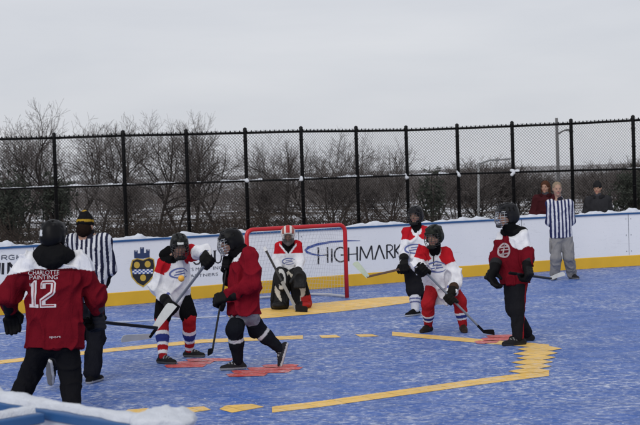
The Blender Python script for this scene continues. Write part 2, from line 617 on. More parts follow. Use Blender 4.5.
sd = Vector((math.sin(SUN_AZ)*math.cos(SUN_EL), math.cos(SUN_AZ)*math.cos(SUN_EL), math.sin(SUN_EL)))
so.rotation_euler = sd.to_track_quat('Z', 'Y').to_euler()
so.location = (0, 0, 30)
scene.view_settings.view_transform = 'Standard'
scene.view_settings.look = 'None'
scene.view_settings.exposure = 0.26
scene.view_settings.gamma = 1.0

# ------------------------------------------------------------------ ground
def ground_z(y):
    if y < 48: return -0.012
    return -0.012-2.4*min(1.0, (y-48)/40.0)

mb = MB()
ys = [-60, 0, 20, 40, 48, 54, 60, 66, 72, 80, 88, 110, 160, 300, 700, 2000]
xs = [-1500, -300, -100, -60, -40, -25, -12, 0, 12, 25, 40, 60, 100, 300, 1500]
for y in ys:
    for x in xs: mb.v.append(Vector((x, y, ground_z(y))))
for j in range(len(ys)-1):
    for i in range(len(xs)-1):
        a = j*len(xs)+i
        mb.f.append((a, a+1, a+1+len(xs), a+len(xs)))
tag(mb.build('ground', M_ground, None, True), kind='structure')

# ------------------------------------------------------------------ end boards: plan of the curve they follow
BP = [(-9.6, 18.9), (-6.5, 20.8), (-3.44, 22.63), (-1.5, 23.85), (0.45, 25.0), (1.75, 25.77), (3.08, 26.45), (4.7, 27.2), (6.34, 27.8), (7.8, 28.2), (9.2, 28.35), (10.5, 28.1), (11.6, 27.4), (12.3, 26.3)]
def catmull(P, n=10):
    P = [Vector((*p, 0)) for p in P]
    P = [P[0]*2-P[1]]+P+[P[-1]*2-P[-2]]
    out = []
    for i in range(1, len(P)-2):
        for k in range(n):
            t = k/n
            out.append(0.5*((2*P[i])+(P[i+1]-P[i-1])*t+(2*P[i-1]-5*P[i]+4*P[i+1]-P[i+2])*t*t+(-P[i-1]+3*P[i]-3*P[i+1]+P[i+2])*t**3))
    out.append(P[-2])
    return out
BC = catmull(BP)
BS = [0.0]
for a, b in zip(BC, BC[1:]): BS.append(BS[-1]+(b-a).length)
def board_at(s):
    s = min(max(s, 0), BS[-1]-1e-4)
    i = max(j for j in range(len(BS)-1) if BS[j] <= s)
    d = (BC[i+1]-BC[i]).normalized()
    return BC[i]+d*(s-BS[i]), d, Vector((d.y, -d.x, 0))      # point, along, towards the court
def board_pt(px, py):
    d = cam_rot @ Vector(((px-320)/FOC, -(py-212.5)/FOC, -1))
    for i in range(len(BC)-1):
        a, b = BC[i], BC[i+1]
        den = d.x*(b.y-a.y)-d.y*(b.x-a.x)
        if abs(den) < 1e-9: continue
        u = (a.x*d.y-a.y*d.x)/den
        if 0 <= u <= 1:
            p = a+(b-a)*u
            return BS[i]+(BS[i+1]-BS[i])*u, EYE+d.z*(p.y/d.y)
    return None

BH = 1.06
def swept(name, prof, mat, parent, s0=0.0, s1=None, ds=0.25, smooth=False):
    """prof: list of (out, z) closed outline, swept along the boards"""
    s1 = BS[-1] if s1 is None else s1
    mb = MB(); rings = []
    n = max(2, int((s1-s0)/ds))
    for i in range(n+1):
        p, d, o = board_at(s0+(s1-s0)*i/n)
        b = len(mb.v)
        for (u, z) in prof: mb.v.append(p+o*u+Vector((0, 0, z)))
        rings.append(list(range(b, b+len(prof))))
    for a, b in zip(rings, rings[1:]): mb.quadstrip(b, a)
    mb.f.append(tuple(rings[0])); mb.f.append(tuple(reversed(rings[-1])))
    return mb.build(name, mat, parent, smooth)

# court floor reaches to the boards
mb = MB()
edge = [p+Vector((0, 0, 0)) for p in BC]
front = [Vector((12.3, 3.0, 0)), Vector((-9.6, 3.0, 0))]
mb.sheet([*reversed(edge)][::1] + [Vector((-9.6, 3.0, 0)), Vector((12.3, 3.0, 0))])
o = mb.build('rink_floor', M_court); tag(o, kind='structure')
if o.data.polygons[0].normal.z < 0:
    o.data.flip_normals()

def painted(name, polys, mat, z=0.004):
    mb = MB()
    for q in polys:
        pts = [G(x, y, z) for x, y in q]
        n = (pts[1]-pts[0]).cross(pts[2]-pts[0])
        mb.sheet(pts if n.z > 0 else pts[::-1])
    return tag(mb.build(name, mat), kind='structure')

def ribbon(pts, w):
    out = []
    for (x0, y0), (x1, y1) in zip(pts, pts[1:]):
        out.append([(x0, y0-w/2), (x1, y1-w/2), (x1, y1+w/2), (x0, y0+w/2)])
    return out
crease = [[(228, 316), (258, 309), (300, 304.5), (345, 300.5), (385, 297), (408, 296.2), (424, 298), (420, 301), (400, 304), (370, 308), (335, 312), (290, 316), (250, 319.5), (232, 319.5)]]
painted('goal_crease', crease, M_yellow)
lines = ribbon([(-60, 368), (0, 362), (110, 350), (203, 341), (282, 337.8), (303, 337)], 3.6)
lines += [[(319, 335.3), (336, 334.8), (341, 337.2), (322, 338.0)], [(355, 334.3), (372, 334.0), (379, 336.2), (360, 336.8)]]
lines += ribbon([(392, 333.6), (515, 343.8), (549, 346.2)], 4.0)
lines += ribbon([(549, 372.8), (480, 381.5), (320, 404), (272, 409.5)], 6.0)
lines += [[(226, 405.2), (252, 403.8), (264, 406.8), (232, 412.6), (219, 409.0)], [(172, 408.0), (204, 406.3), (211, 409.6), (178, 414.6), (165, 411.8)], [(128, 409.4), (148, 408.0), (156, 411.2), (134, 415.4), (122, 412.6)]]
painted('yellow_court_line', lines, M_yellow, 0.003)
teeth = []
for (a, b, y) in [(517, 562, 348.6), (513, 558, 353.0), (516, 556, 357.4), (511, 553, 361.8), (514, 552, 366.2), (508, 550, 370.6)]:
    teeth.append([(a, y+0.4), (a+14, y-2.0), (b-12, y-2.6), (b, y-0.2), (b-10, y+1.8), (a+12, y+2.4)])
painted('yellow_zigzag', teeth, M_yellow, 0.0055)
reds = []
for (a, b, y, h) in [(186, 234, 360.0, 2.4), (176, 214, 362.8, 2.6), (164, 207, 366.0, 2.8), (262, 299, 366.0, 2.4), (247, 303, 368.6, 2.6), (231, 292, 371.6, 3.0), (226, 268, 375.0, 2.6), (486, 521, 336.4, 2.2), (481, 516, 339.2, 2.4), (474, 500, 342.0, 2.0)]:
    reds.append([(a, y-0.9), (a+5, y-1.5), (b-6, y-2.0), (b, y-1.6), (b-4, y+0.9), (b-12, y+1.0), (a+10, y+1.6), (a+3, y+1.5)])
painted('red_faceoff_spot', reds, M_red, 0.0045)
painted('white_court_line', ribbon([(-40, 338), (60, 327), (110, 322.5), (215, 316.5), (226, 315.8)], 1.5), M_white_line, 0.004)

# ------------------------------------------------------------------ end boards
bl = thing('rink_boards', 'long white advertising boards with yellow kick strip curving behind the goal', 'rink boards', tuple(board_at(BS[-1]*0.45)[0]))
swept('panel', [(0, 0.0), (0, BH-0.03), (-0.09, BH-0.03), (-0.09, 0.0)], M_board, bl)
swept('kick_plate', [(0.010, 0.002), (0.010, 0.205), (0.001, 0.215), (0.001, 0.002)], M_kick, bl)
swept('cap_rail', [(0.022, BH-0.028), (0.022, BH-0.004), (0.012, BH+0.004), (-0.10, BH+0.004), (-0.11, BH-0.004), (-0.11, BH-0.028)], M_blue, bl)
s_ = 1.1
while s_ < BS[-1]-0.3:
    swept('panel_seam', [(0.0125, 0.004), (0.0125, BH-0.03), (0.0005, BH-0.03), (0.0005, 0.004)] if False else [(0.0022, 0.22), (0.0022, BH-0.03), (0.0004, BH-0.03), (0.0004, 0.22)], M_ink_grey, bl, s_, s_+0.008, 0.1)
    for z_ in (0.30, 0.62, 0.94):
        for e_ in (-0.05, 0.058):
            p_, d_, o_ = board_at(s_+e_); mbb = MB(); mbb.tube([p_+o_*0.0005+Vector((0, 0, z_)), p_+o_*0.005+Vector((0, 0, z_))], 0.009, 8); mbb.build('bolt', M_ink_grey, bl)
    s_ += 2.42
# lumpy snow lying on the cap
def snow_ridge(name, path, width, height, parent, step=0.05, seed=0, keep=0.0, lump=1.0):
    """path(s)->(point, side vector), length; half-round lumpy ridge"""
    fn, L = path
    n = max(3, int(L/step)); prof = 7
    mb = MB(); rings = []
    ss = np.arange(n+1)*step
    h1 = perlin(np.stack([ss*2.2*lump, np.zeros(n+1)+seed, np.zeros(n+1)], 1), 3)
    h2 = perlin(np.stack([ss*9, np.zeros(n+1)+seed+9, np.zeros(n+1)], 1), 4)
    for i in range(n+1):
        p, side = fn(min(ss[i], L))
        hh = height*max(keep, 0.55+0.8*h1[i]+0.5*h2[i])
        ww = width*(0.75+0.3*h1[i]+0.2*h2[i])
        b = len(mb.v)
        for k in range(prof):
            t = math.pi*k/(prof-1)
            j = 1+0.15*h2[(i*3+k*5) % (n+1)]
            mb.v.append(p+side*(math.cos(t)*ww/2*j)+Vector((0, 0, math.sin(t)**0.8*hh*j)))
        rings.append(list(range(b, b+prof)))
    for a, b in zip(rings, rings[1:]):
        for k in range(prof-1): mb.f.append((a[k], b[k], b[k+1], a[k+1]))
    return mb.build(name, M_snow, parent, True)
def bpath(s):
    p, d, o = board_at(s)
    return p-o*0.055+Vector((0, 0, BH+0.003)), o
snow_ridge('snow_cap', (bpath, BS[-1]), 0.13, 0.055, bl, 0.05, 3, 0.05)

def on_boards(name, polys, mat, off=0.004, parent=bl):
    """signwriting on the boards; outlines surveyed from the photograph, set out on the board face"""
    mb = MB()
    for q in polys:
        pts = []
        for x, y in q:
            s, z = board_pt(x, y)
            p, d, o = board_at(s)
            pts.append(p+o*off+Vector((0, 0, z)))
        d, o = board_at(s)[1:]
        n = Vector((0, 0, 0))
        for i in range(len(pts)): n += pts[i].cross(pts[(i+1) % len(pts)])
        mb.sheet(pts if n.dot(o) > 0 else pts[::-1])
    return mb.build(name, mat, parent)

def arc(cx, cy, rx, ry, a0, a1, n=16):
    return [(cx+rx*math.cos(math.radians(a0+(a1-a0)*i/n)), cy+ry*math.sin(math.radians(a0+(a1-a0)*i/n))) for i in range(n+1)]
def strokes(lst, w): return [stroke_poly(p, q, w) for p, q in lst]

# HIGHMARK with its swoosh
hm = strokes([((318.2, 247.2), (318.4, 264.2)), ((327.4, 247.0), (327.6, 262.8)), ((331.6, 248.6), (331.8, 262.4))], 1.6)
hm += strokes([((318.4, 255.6), (327.4, 254.8))], 0.9)
hm += stroke_line(arc(340.6, 254.6, 6.2, 7.2, -48, -310, 18), 1.5)+strokes([((340.6, 255.0), (345.0, 254.7)), ((344.7, 254.7), (344.8, 260.0))], 1.4)
hm += strokes([((348.4, 247.4), (348.6, 261.2)), ((357.0, 246.6), (357.2, 260.6))], 1.6)+strokes([((348.4, 254.4), (357.0, 253.8))], 1.0)
hm += strokes([((360.0, 260.6), (360.6, 246.4)), ((360.6, 246.4), (366.4, 258.4)), ((366.4, 258.4), (371.4, 245.6)), ((371.4, 245.6), (372.8, 259.8))], 1.4)
hm += strokes([((374.6, 259.6), (379.2, 245.0)), ((379.2, 245.0), (384.4, 259.0))], 1.5)
hm += strokes([((386.8, 244.8), (387.0, 258.8)), ((389.2, 251.8), (393.6, 258.2))], 1.5)+stroke_line([(386.8, 245.0), (390.4, 244.9), (392.4, 246.4), (392.2, 249.2), (389.6, 251.4), (386.9, 251.8)], 1.2)
hm += strokes([((394.6, 244.4), (394.8, 258.0)), ((400.8, 244.0), (395.0, 251.2)), ((395.6, 250.6), (402.0, 258.0))], 1.5)
on_boards('sign_lettering', hm, M_ink)
sw = stroke_line([(360, 240.6), (345, 240.7), (330, 242.0), (317, 244.4), (308, 247.6), (305.4, 250.2), (307, 252.2), (312, 254.0), (318, 255.2), (324, 255.4)], 1.9, lambda t: 0.25+1.1*math.sin(math.pi*min(1, t*1.05))**0.8)
on_boards('sign_swoosh', sw, M_ink_blue, 0.0055)
# RGH over large UIN at the left
lt = strokes([((1.8, 255.4), (1.6, 259.8))], 1.0)+stroke_line([(1.8, 255.6), (5.4, 255.3), (6.8, 256.2), (6.4, 257.5), (1.8, 257.9)], 0.9)+strokes([((4.2, 257.6), (7.0, 259.7))], 1.0)
lt += stroke_line([(14.2, 255.5), (11, 255.1), (9, 256.0), (8.8, 258.2), (10.6, 259.5), (14.0, 259.2), (14.2, 257.4), (11.8, 257.4)], 1.0)
lt += strokes([((17.0, 254.9), (16.6, 259.2)), ((22.4, 254.5), (22.0, 258.9)), ((17.0, 257.1), (22.2, 256.7))], 1.0)
on_boards('sign_lettering', lt, M_ink_grey)
lt = strokes([((3.0, 263.0), (2.6, 274.4)), ((8.6, 262.6), (8.2, 273.8)), ((17.6, 262.0), (17.2, 273.2))], 2.6)+strokes([((8.8, 262.8), (17.2, 273.0))], 2.9)
lt += stroke_line([(-9.6, 263.6), (-9.8, 271.6), (-8.0, 274.6), (-4.0, 275.0), (-1.2, 273.2), (-0.6, 262.8)], 2.6)
on_boards('sign_lettering', lt, M_ink)
# serif letters and two small lines behind the stooping player
def px_text(s, x0, x1, yb0, yb1, h):
    return [[(x0+(x1-x0)*u, yb0+(yb1-yb0)*u-h*v) for u, v in q] for q in text_polys(s, 1.05)]
so_ = stroke_line([(200.6, 253.8), (199, 252.2), (196.4, 252.0), (194.4, 253.6), (195.0, 256.4), (199.0, 258.6), (200.4, 261.2), (198.6, 263.9), (195.6, 264.2), (193.4, 262.0)], 1.5)
so_ += stroke_line(arc(207.2, 257.4, 4.4, 6.2, 0, 360, 20), 1.4)
so_ += strokes([((214.6, 250.8), (214.6, 259.4))], 2.0)+strokes([((221.4, 250.2), (221.2, 259.4))], 1.0)+stroke_line([(214.6, 259.2), (215.6, 262.0), (218.0, 263.0), (220.4, 261.8), (221.2, 259.2)], 1.3)+strokes([((213.0, 250.9), (216.4, 250.6)), ((219.8, 250.3), (223.0, 250.1))], 0.7)
on_boards('sign_lettering', so_, M_ink)
on_boards('small_sign_lettering', px_text("A'S MO", 187, 203, 271.4, 270.4, 3.4), M_ink_grey)
on_boards('small_sign_lettering', px_text('ING', 213, 222.5, 269.8, 269.2, 3.4), M_ink_grey)
on_boards('small_sign_lettering', px_text('PARTNERS', 187, 218, 277.8, 275.6, 3.0), M_ink_grey)
# shield with a castle above it
on_boards('crest_edge', [[(132.0, 260.0), (137, 258.2), (143, 259.6), (149, 257.2), (154.0, 259.0), (154.9, 266), (155.6, 268), (153.8, 276), (149.4, 282), (143.2, 287.4), (137, 283.8), (131.6, 277.5), (129.6, 269), (130.4, 266)]], M_gold, 0.003)
on_boards('crest_shield', [[(132.8, 261.0), (137, 259.2), (143, 260.6), (149, 258.2), (153.2, 260.0), (153.9, 266), (152.8, 275.4), (148.6, 281.0), (143.2, 285.6), (137.4, 282.6), (132.6, 276.8), (131.2, 268)]], M_ink, 0.0045)
for x, y in ((136.7, 265.0), (147.5, 264.2), (142.9, 277.8)): on_boards('crest_disc', [circle_poly(x, y, 3.0, 18, 3.3)], M_gold, 0.006)
ch_w, ch_n = [], []
for i in range(10):
    for j in range(3):
        x = 132.2+i*2.06; y = 269.6-0.06*i+j*1.5
        q = [(x, y), (x+2.06, y-0.1), (x+2.06, y+1.4), (x, y+1.5)]
        (ch_w if (i+j) % 2 else ch_n).append(q)
on_boards('crest_checker', ch_w, M_sign_white, 0.006)
on_boards('crest_checker', ch_n, M_ink_blue, 0.006)
cas = [[(134.0, 253.6), (149.4, 252.7), (149.6, 257.2), (143, 258.6), (134.2, 258.2)]]
for x, y, w, h in ((134.0, 250.8, 3.6, 3.4), (140.0, 247.8, 3.8, 6.2), (146.0, 250.0, 3.6, 3.2)):
    cas.append([(x, y+1), (x+w, y+0.8), (x+w, y+h), (x, y+h)])
    for k in range(3): cas.append([(x+k*w*0.38, y-0.6), (x+k*w*0.38+w*0.24, y-0.6), (x+k*w*0.38+w*0.24, y+1), (x+k*w*0.38, y+1)])
on_boards('crest_castle', cas, M_navy, 0.0045)

# ------------------------------------------------------------------ chain-link fence
FH = 3.0
tops = [(-165, 144), (-90, 141), (-15, 139.6), (54, 138), (123, 135.6), (186, 134.4), (245, 132.9), (301, 131.5), (356, 131.0), (406, 130.4), (457, 128.5), (512, 126.2), (571, 123.8), (633, 120.4), (698, 117.2), (765, 114)]
posts = []
for x, y in tops:
    d = cam_rot @ Vector(((x-320)/FOC, -(y-212.5)/FOC, -1))
    t = (FH-EYE)/d.z
    posts.append(Vector((d.x*t, d.y*t, 0)))
fn = thing('chain_link_fence', 'tall black chain link fence with snow on its middle rail behind the boards', 'fence', tuple(posts[7]))
for p in posts:
    mb = MB()
    mb.tube([p+Vector((0, 0, -0.1)), p+Vector((0, 0, FH+0.03)), p+Vector((0, 0, FH+0.10)), p+Vector((0, 0, FH+0.125))], [0.042, 0.042, 0.046, 0.012], 10)
    for z in (0.5, 1.0, 1.5, 1.9, 2.4, 2.8): mb.tube([p+Vector((0, 0, z)), p+Vector((0, 0, z+0.03))], [0.052, 0.052], 10)
    mb.build('post', M_post, fn, True)
mb = MB()
for a, b in zip(posts, posts[1:]): mb.tube([a+Vector((0, 0, FH)), b+Vector((0, 0, FH))], 0.027, 8)
mb.build('top_rail', M_post, fn, True)
mb = MB()
for a, b in zip(posts, posts[1:]): mb.tube([a+Vector((0, 0, 1.9)), b+Vector((0, 0, 1.9))], 0.025, 8)
mb.build('middle_rail', M_post, fn, True)
mb = MB()
for a, b in zip(posts, posts[1:]): mb.tube([a+Vector((0, 0, 0.08)), b+Vector((0, 0, 0.08))], 0.022, 8)
mb.build('bottom_rail', M_post, fn, True)
mb = MB()
DW = 0.072
zb, zt = 0.03, FH+0.055
for a, b in zip(posts, posts[1:]):
    L = (b-a).length; u = (b-a)/L
    nn = Vector((u.y, -u.x, 0))
    for sgn in (1, -1):
        c = -((zt-zb)) if sgn > 0 else 0.0
        c = math.floor(c/DW)*DW
        while c < L+(0 if sgn > 0 else zt-zb):
            # a = c + sgn*(z-zb)
            pts = []
            z0, z1 = zb, zt
            if sgn > 0: z0 = max(z0, zb-c); z1 = min(z1, zb+L-c)
            else: z0 = max(z0, zb+c-L); z1 = min(z1, zb+c)
            if z1-z0 > 0.02:
                P0 = a+u*(c+sgn*(z0-zb))+Vector((0, 0, z0))+nn*(0.004*sgn+0.03)
                P1 = a+u*(c+sgn*(z1-zb))+Vector((0, 0, z1))+nn*(0.004*sgn+0.03)
                mb.tube([P0, P1], 0.0034, 3, False)
            c += DW
    s_ = DW*0.5
    while s_ < L:      # twisted wire ends standing above the rail
        q_ = a+u*s_+nn*0.03
        mb.tube([q_+Vector((0, 0, FH+0.02)), q_+Vector((0, 0, FH+0.058))], [0.015, 0.008], 4)
        s_ += DW*1.5
mb.build('wire_mesh', M_post, fn)
# snow caught on the middle rail
for i, (a, b) in enumerate(zip(posts, posts[1:])):
    L = (b-a).length; u = (b-a)/L; sd_ = Vector((-u.y, u.x, 0))
    spans = []
    if i < 6: spans = [(0.02, 0.98)]
    elif i < 10: spans = [(0.0, 0.30+0.2*(i % 2)), (0.62, 1.0)]
    else: spans = [(0.0, 0.12), (0.9, 1.0)]
    for f0, f1 in spans:
        def fpath(s, a=a, u=u, L=L, f0=f0, sd_=sd_): return a+u*(f0*L+s)+Vector((0, 0, 1.915)), sd_
        snow_ridge('snow_cap', (fpath, (f1-f0)*L), 0.065, 0.034, fn, 0.04, i*7+int(f0*10), 0.02)
for i, p in enumerate(posts):
    if i < 6 or i in (8, 12, 13): continue
    S = Sdf(0.014, 0.03)
    r = random.Random(i)
    for k in range(4):
        S.ell(p+Vector((r.uniform(-.05, .05), -0.03+r.uniform(-.03, .02), 1.90+r.uniform(-0.07, 0.05))), (0.038*r.uniform(.6, 1.2), 0.034, 0.036*r.uniform(.6, 1.4)))
    V, Fc, _, _ = S.mesh(1)
    add_obj('snow_clump', V, Fc.tolist(), M_snow, fn)

# ------------------------------------------------------------------ goal
gr = G(347, 298.3); gang = math.radians(30.5)
gu = Vector((math.cos(gang), math.sin(gang), 0)); gin = Vector((-gu.y, gu.x, 0))      # gin: away from the court
gl = gr-gu*1.80
goal = thing('hockey_goal', 'red framed hockey goal with pale net standing before the boards', 'goal', tuple((gr+gl)/2))
GHt = 1.20; UPV = Vector((0, 0, 1)); cr_ = 0.11
mb = MB()
pts = [gr+UPV*0.01, gr+UPV*(GHt-cr_)]
for k in range(1, 6):
    t = math.pi/2*k/5
    pts.append(gr+UPV*(GHt-cr_+cr_*math.sin(t))-gu*(cr_-cr_*math.cos(t)))
for k in range(0, 6):
    t = math.pi/2*k/5
    pts.append(gl+UPV*(GHt-cr_+cr_*math.cos(t))+gu*(cr_-cr_*math.sin(t)))
pts += [gl+UPV*0.01]
mb.tube(pts, 0.034, 12); mb.build('goal_frame', M_goal, goal, True)
mb = MB()
bk = 0.95
mb.tube([gr+UPV*0.03, gr+gin*bk*0.6+UPV*0.03, gr+gin*bk-gu*0.25+UPV*0.03, gl+gin*bk+gu*0.25+UPV*0.03, gl+gin*bk*0.6+UPV*0.03, gl+UPV*0.03], 0.022, 8)
mb.build('base_bar', M_net, goal, True)
mb = MB()
tk = 0.38
mb.tube([gr+UPV*GHt-gu*0.1, gr+gin*tk-gu*0.2+UPV*(GHt-0.03), gl+gin*tk+gu*0.2+UPV*(GHt-0.03), gl+UPV*GHt+gu*0.1], 0.014, 8)
mb.build('top_shelf', M_goal, goal, True)
mb = MB()
def lerp(a, b, t): return a+(b-a)*t
def netsurf(corners, nu, nv):
    p00, p10, p01, p11 = corners
    def P(u, v):
        q = lerp(lerp(p00, p10, u), lerp(p01, p11, u), v)
        return q+gin*(0.05*math.sin(math.pi*u)*math.sin(math.pi*v))
    for i in range(nu+1):
        mb.tube([P(i/nu, j/6) for j in range(7)], 0.0019, 3, False)
    for j in range(nv+1):
        mb.tube([P(i/6, j/nv) for i in range(7)], 0.0019, 3, False)
bl0, br0 = gl+gin*bk+gu*0.25+UPV*0.03, gr+gin*bk-gu*0.25+UPV*0.03
bl1, br1 = gl+gin*tk+gu*0.2+UPV*(GHt-0.03), gr+gin*tk-gu*0.2+UPV*(GHt-0.03)
netsurf((bl0, br0, bl1, br1), 22, 18)
netsurf((gl+UPV*0.03, bl0, gl+UPV*(GHt-0.05), bl1), 14, 18)
netsurf((gr+UPV*0.03, br0, gr+UPV*(GHt-0.05), br1), 14, 18)
netsurf((bl1, br1, gl+gu*0.1+UPV*GHt, gr-gu*0.1+UPV*GHt), 22, 6)
mb.build('net', M_net, goal)

# ------------------------------------------------------------------ near boards in the foreground
def near_board(name, label, a, b, lowx, snow_h, seed, keep=0.5, mound=None):
    """a,b: front top edge of the cap at board height, running left to right"""
    u = (b-a).normalized(); back = Vector((-u.y, u.x, 0))
    L = (b-a).length
    t = thing(name, label, 'rink boards', (a.x+u.x*L/2, a.y+u.y*L/2, 0))
    R = Matrix((u, back, Vector((0, 0, 1)))).transposed()
    mid = (a+b)/2; zt = a.z
    mb = MB(); mb.box(Vector((mid.x, mid.y, (zt-0.05)/2))+back*0.06, L-0.01, 0.07, zt-0.05, R); mb.build('panel', M_board, t)
    mb = MB(); mb.box(Vector((mid.x, mid.y, zt-0.022))+back*0.055, L, 0.11, 0.044, R); ob = mb.build('cap_rail', M_blue, t)
    bv = ob.modifiers.new('bevel', 'BEVEL'); bv.width = 0.008; bv.segments = 2
    def pth(s): return a+u*s+back*0.06+Vector((0, 0, 0.001)), -back
    snow_ridge('snow_cap', (pth, L), 0.12, snow_h, t, 0.03, seed, keep, 0.8)
    if mound:
        S = Sdf(0.012, 0.05)
        r = random.Random(seed)
        for (s0, w, h) in mound:
            for k in range(9):
                S.ell(a+u*(s0+r.uniform(-w, w)*0.9)+back*(0.06+r.uniform(-.02, .02))+Vector((0, 0, h*0.25*r.uniform(.6, 1.3))), (w*0.45*r.uniform(.6, 1.2), 0.075, h*0.6*r.uniform(.6, 1.1)), None, 0, 0.08)
        V, Fc, _, _ = S.mesh(3, 0.010, (18, 18, 18), 3)
        add_obj('snow_heap', V, Fc.tolist(), M_snow, t)
    return t
za = 1.07
A0, A1 = G(0, 403.0, za), G(108, 421.5, za)
ud = (A1-A0).normalized()
nb_a, nb_b = A0-ud*1.2, A1+ud*0.30
near_board('rink_boards', 'near white boards with thick snow on a blue cap rail crossing the lower left corner', nb_a, nb_b, 0, 0.048, 5, 0.72, [((G(148, 428, za)-nb_a).length, 0.10, 0.022)])
B1 = G(49, 412.6, za)-Vector((0, 0.0, 0)); B0 = G(-60, 430.5, za)
ub = (B1-B0).normalized()
near_board('boards_gate', 'short snow topped side panel with blue cap meeting the near boards at the frame edge', B0, B1-ub*0.02, 0, 0.046, 11, 0.7)

# ------------------------------------------------------------------ bare trees
def grow_tree(seed, height=8.0, stems=1, spread=1.0, levels=4, curve=0.16, minr=0.010, kidn=(7, 5, 4, 3), girth=0.0145):
    r = random.Random(seed)
    lo, hi = MB(), MB()
    def rnd(s): return Vector((r.uniform(-s, s), r.uniform(-s, s), r.uniform(-s, s)))
    def branch(p, d, L, rad, lev):
        n = 6 if lev < 2 else 4
        pts = [p]; q = p; dd = d.copy()
        bend = rnd(curve*1.4)
        for i in range(n):
            dd = (dd+rnd(curve)+bend*0.35+Vector((0, 0, 0.035 if lev else 0.02))).normalized()
            q = q+dd*(L/n); pts.append(q)
        ends = max(minr*0.8, rad*(0.55 if lev < levels else 0.6))
        rr = [rad+(ends-rad)*i/n for i in range(n+1)]
        (lo if lev <= 2 else hi).tube(pts, rr, 7 if lev == 0 else (5 if lev < 3 else 3), False)
        if lev >= levels: return
        kids = kidn[min(lev, 3)]
        for k in range(kids):
            t = (0.40 if lev == 0 else 0.24)+(1-(0.42 if lev == 0 else 0.27))*(k+r.uniform(0, 0.9))/kids
            t = min(t, 0.99)
            i = min(int(t*n), n-1); f = t*n-i
            o = pts[i].lerp(pts[i+1], f); base = (pts[i+1]-pts[i]).normalized()
            side = base.cross(rnd(1)); side = side.normalized() if side.length > 1e-3 else Vector((1, 0, 0))
            ang = math.radians(r.uniform(28, 66))*spread
            nd = (base*math.cos(ang)+side*math.sin(ang)+Vector((0, 0, 0.20))).normalized()
            branch(o, nd, L*r.uniform(0.55, 0.80)*(0.98-0.12*t), max(minr, rr[i]*r.uniform(0.42, 0.62)), lev+1)
        branch(pts[-1], dd, L*r.uniform(0.36, 0.5), max(minr, ends), lev+1)
    for s in range(stems):
        lean = Vector((r.uniform(-.35, .35), r.uniform(-.35, .35), 1)) if stems > 1 else Vector((r.uniform(-.1, .1), r.uniform(-.1, .1), 1))
        branch(Vector((r.uniform(-.3, .3)*(stems > 1), r.uniform(-.2, .2)*(stems > 1), -0.2)), lean.normalized(), height*0.50, height*girth*(0.8 if stems > 1 else 1), 0)
    top = max(v.z for v in lo.v+hi.v)
    for m in (lo, hi):
        for v in m.v: v *= height/top
    return lo, hi

def tree_meshes(seed, **kw):
    lo, hi = grow_tree(seed, **kw)
    out = []
    for nm, m, mat in (('trunk', lo, M_bark), ('crown', hi, M_twig)):
        me = bpy.data.meshes.new(nm)
        me.from_pydata([tuple(v) for v in m.v], [], m.f)
        me.polygons.foreach_set('use_smooth', [True]*len(me.polygons))
        me.materials.append(mat)
        out.append(me)
    return out
TALL = [tree_meshes(s, height=8.0, stems=st, curve=c, minr=0.0070) for s, st, c in ((11, 1, .2), (23, 1, .28), (37, 1, .25), (41, 1, .2), (59, 1, .24), (67, 2, .28))]
SCRUB = [tree_meshes(s, height=5.0, stems=3, spread=0.95, curve=.18, minr=0.010, kidn=(6, 5, 3, 2), girth=0.012) for s in (71, 83, 97)]
places = []
def put_tree(kind, px, ytop, D, vi, rz, label, group, wide=1.0):
    gz = ground_z(D)
    p = W(px, 200, D)
    h = W(px, ytop, D).z-gz
    meshes, H = (TALL, 8.0) if kind == 'bare_tree' else (SCRUB, 5.0)
    t = thing(kind, label, 'tree', (p.x, D, gz), group)
    s = h/H
    t.scale = (s*wide, s*wide, s); t.rotation_euler = (0, 0, rz)
    for nm, me in zip(('trunk', 'crown'), meshes[vi % len(meshes)]):
        o = bpy.data.objects.new(nm, me); COL.objects.link(o); o.parent = t
    return t
gT = 'bare winter trees beyond the fence'
gS = 'bare grey scrub trees beyond the fence'
r = random.Random(5)
tall = [(-150, 114, 78), (-110, 110, 74), (-74, 118, 82), (-36, 112, 76), (2, 115, 72), (26, 118, 84), (44, 97, 66), (74, 112, 80), (100, 116, 72), (130, 112, 80), (154, 110, 72), (176, 114, 86), (194, 109, 74), (218, 116, 80)]
tl = {6: 'tallest bare tree with the widest crown rising left of all the others above the fence'}
for i, (x, y, D) in enumerate(tall):
    put_tree('bare_tree', x, y, D, i, r.uniform(0, 6.28), tl.get(i, 'leafless dark limbed tree standing above the fence in the left half'), gT, r.uniform(0.8, 1.0))
mid = [(262, 134, 88), (284, 132, 80), (312, 138, 84), (340, 126, 86), (368, 137, 96), (392, 136, 82)]
for i, (x, y, D) in enumerate(mid):
    put_tree('bare_tree', x, y, D, i+2, r.uniform(0, 6.28), 'thin leafless tree behind the fence between the goal and the middle posts', gT, r.uniform(0.75, 1.0))
scr = [(118, 170, 58), (268, 158, 66), (330, 160, 66), (394, 160, 70)]
for i, (x, y, D) in enumerate(scr):
    put_tree('scrub_tree', x, y, D, i, r.uniform(0, 6.28), 'low many stemmed leafless scrub tree behind the left and middle fence panels', gS, 1.15)
far = [(452, 160, 120), (472, 158, 95), (484, 155, 88), (497, 153, 90), (512, 156, 92), (536, 170, 120), (586, 166, 120), (604, 157, 100), (620, 156, 95), (642, 150, 90), (668, 150, 90), (705, 154, 92), (745, 150, 88), (790, 152, 94)]
for i, (x, y, D) in enumerate(far):
    put_tree('scrub_tree', x, y, D, i+1, r.uniform(0, 6.28), 'small rounded leafless tree low behind the right hand fence panels', gS, 1.25)

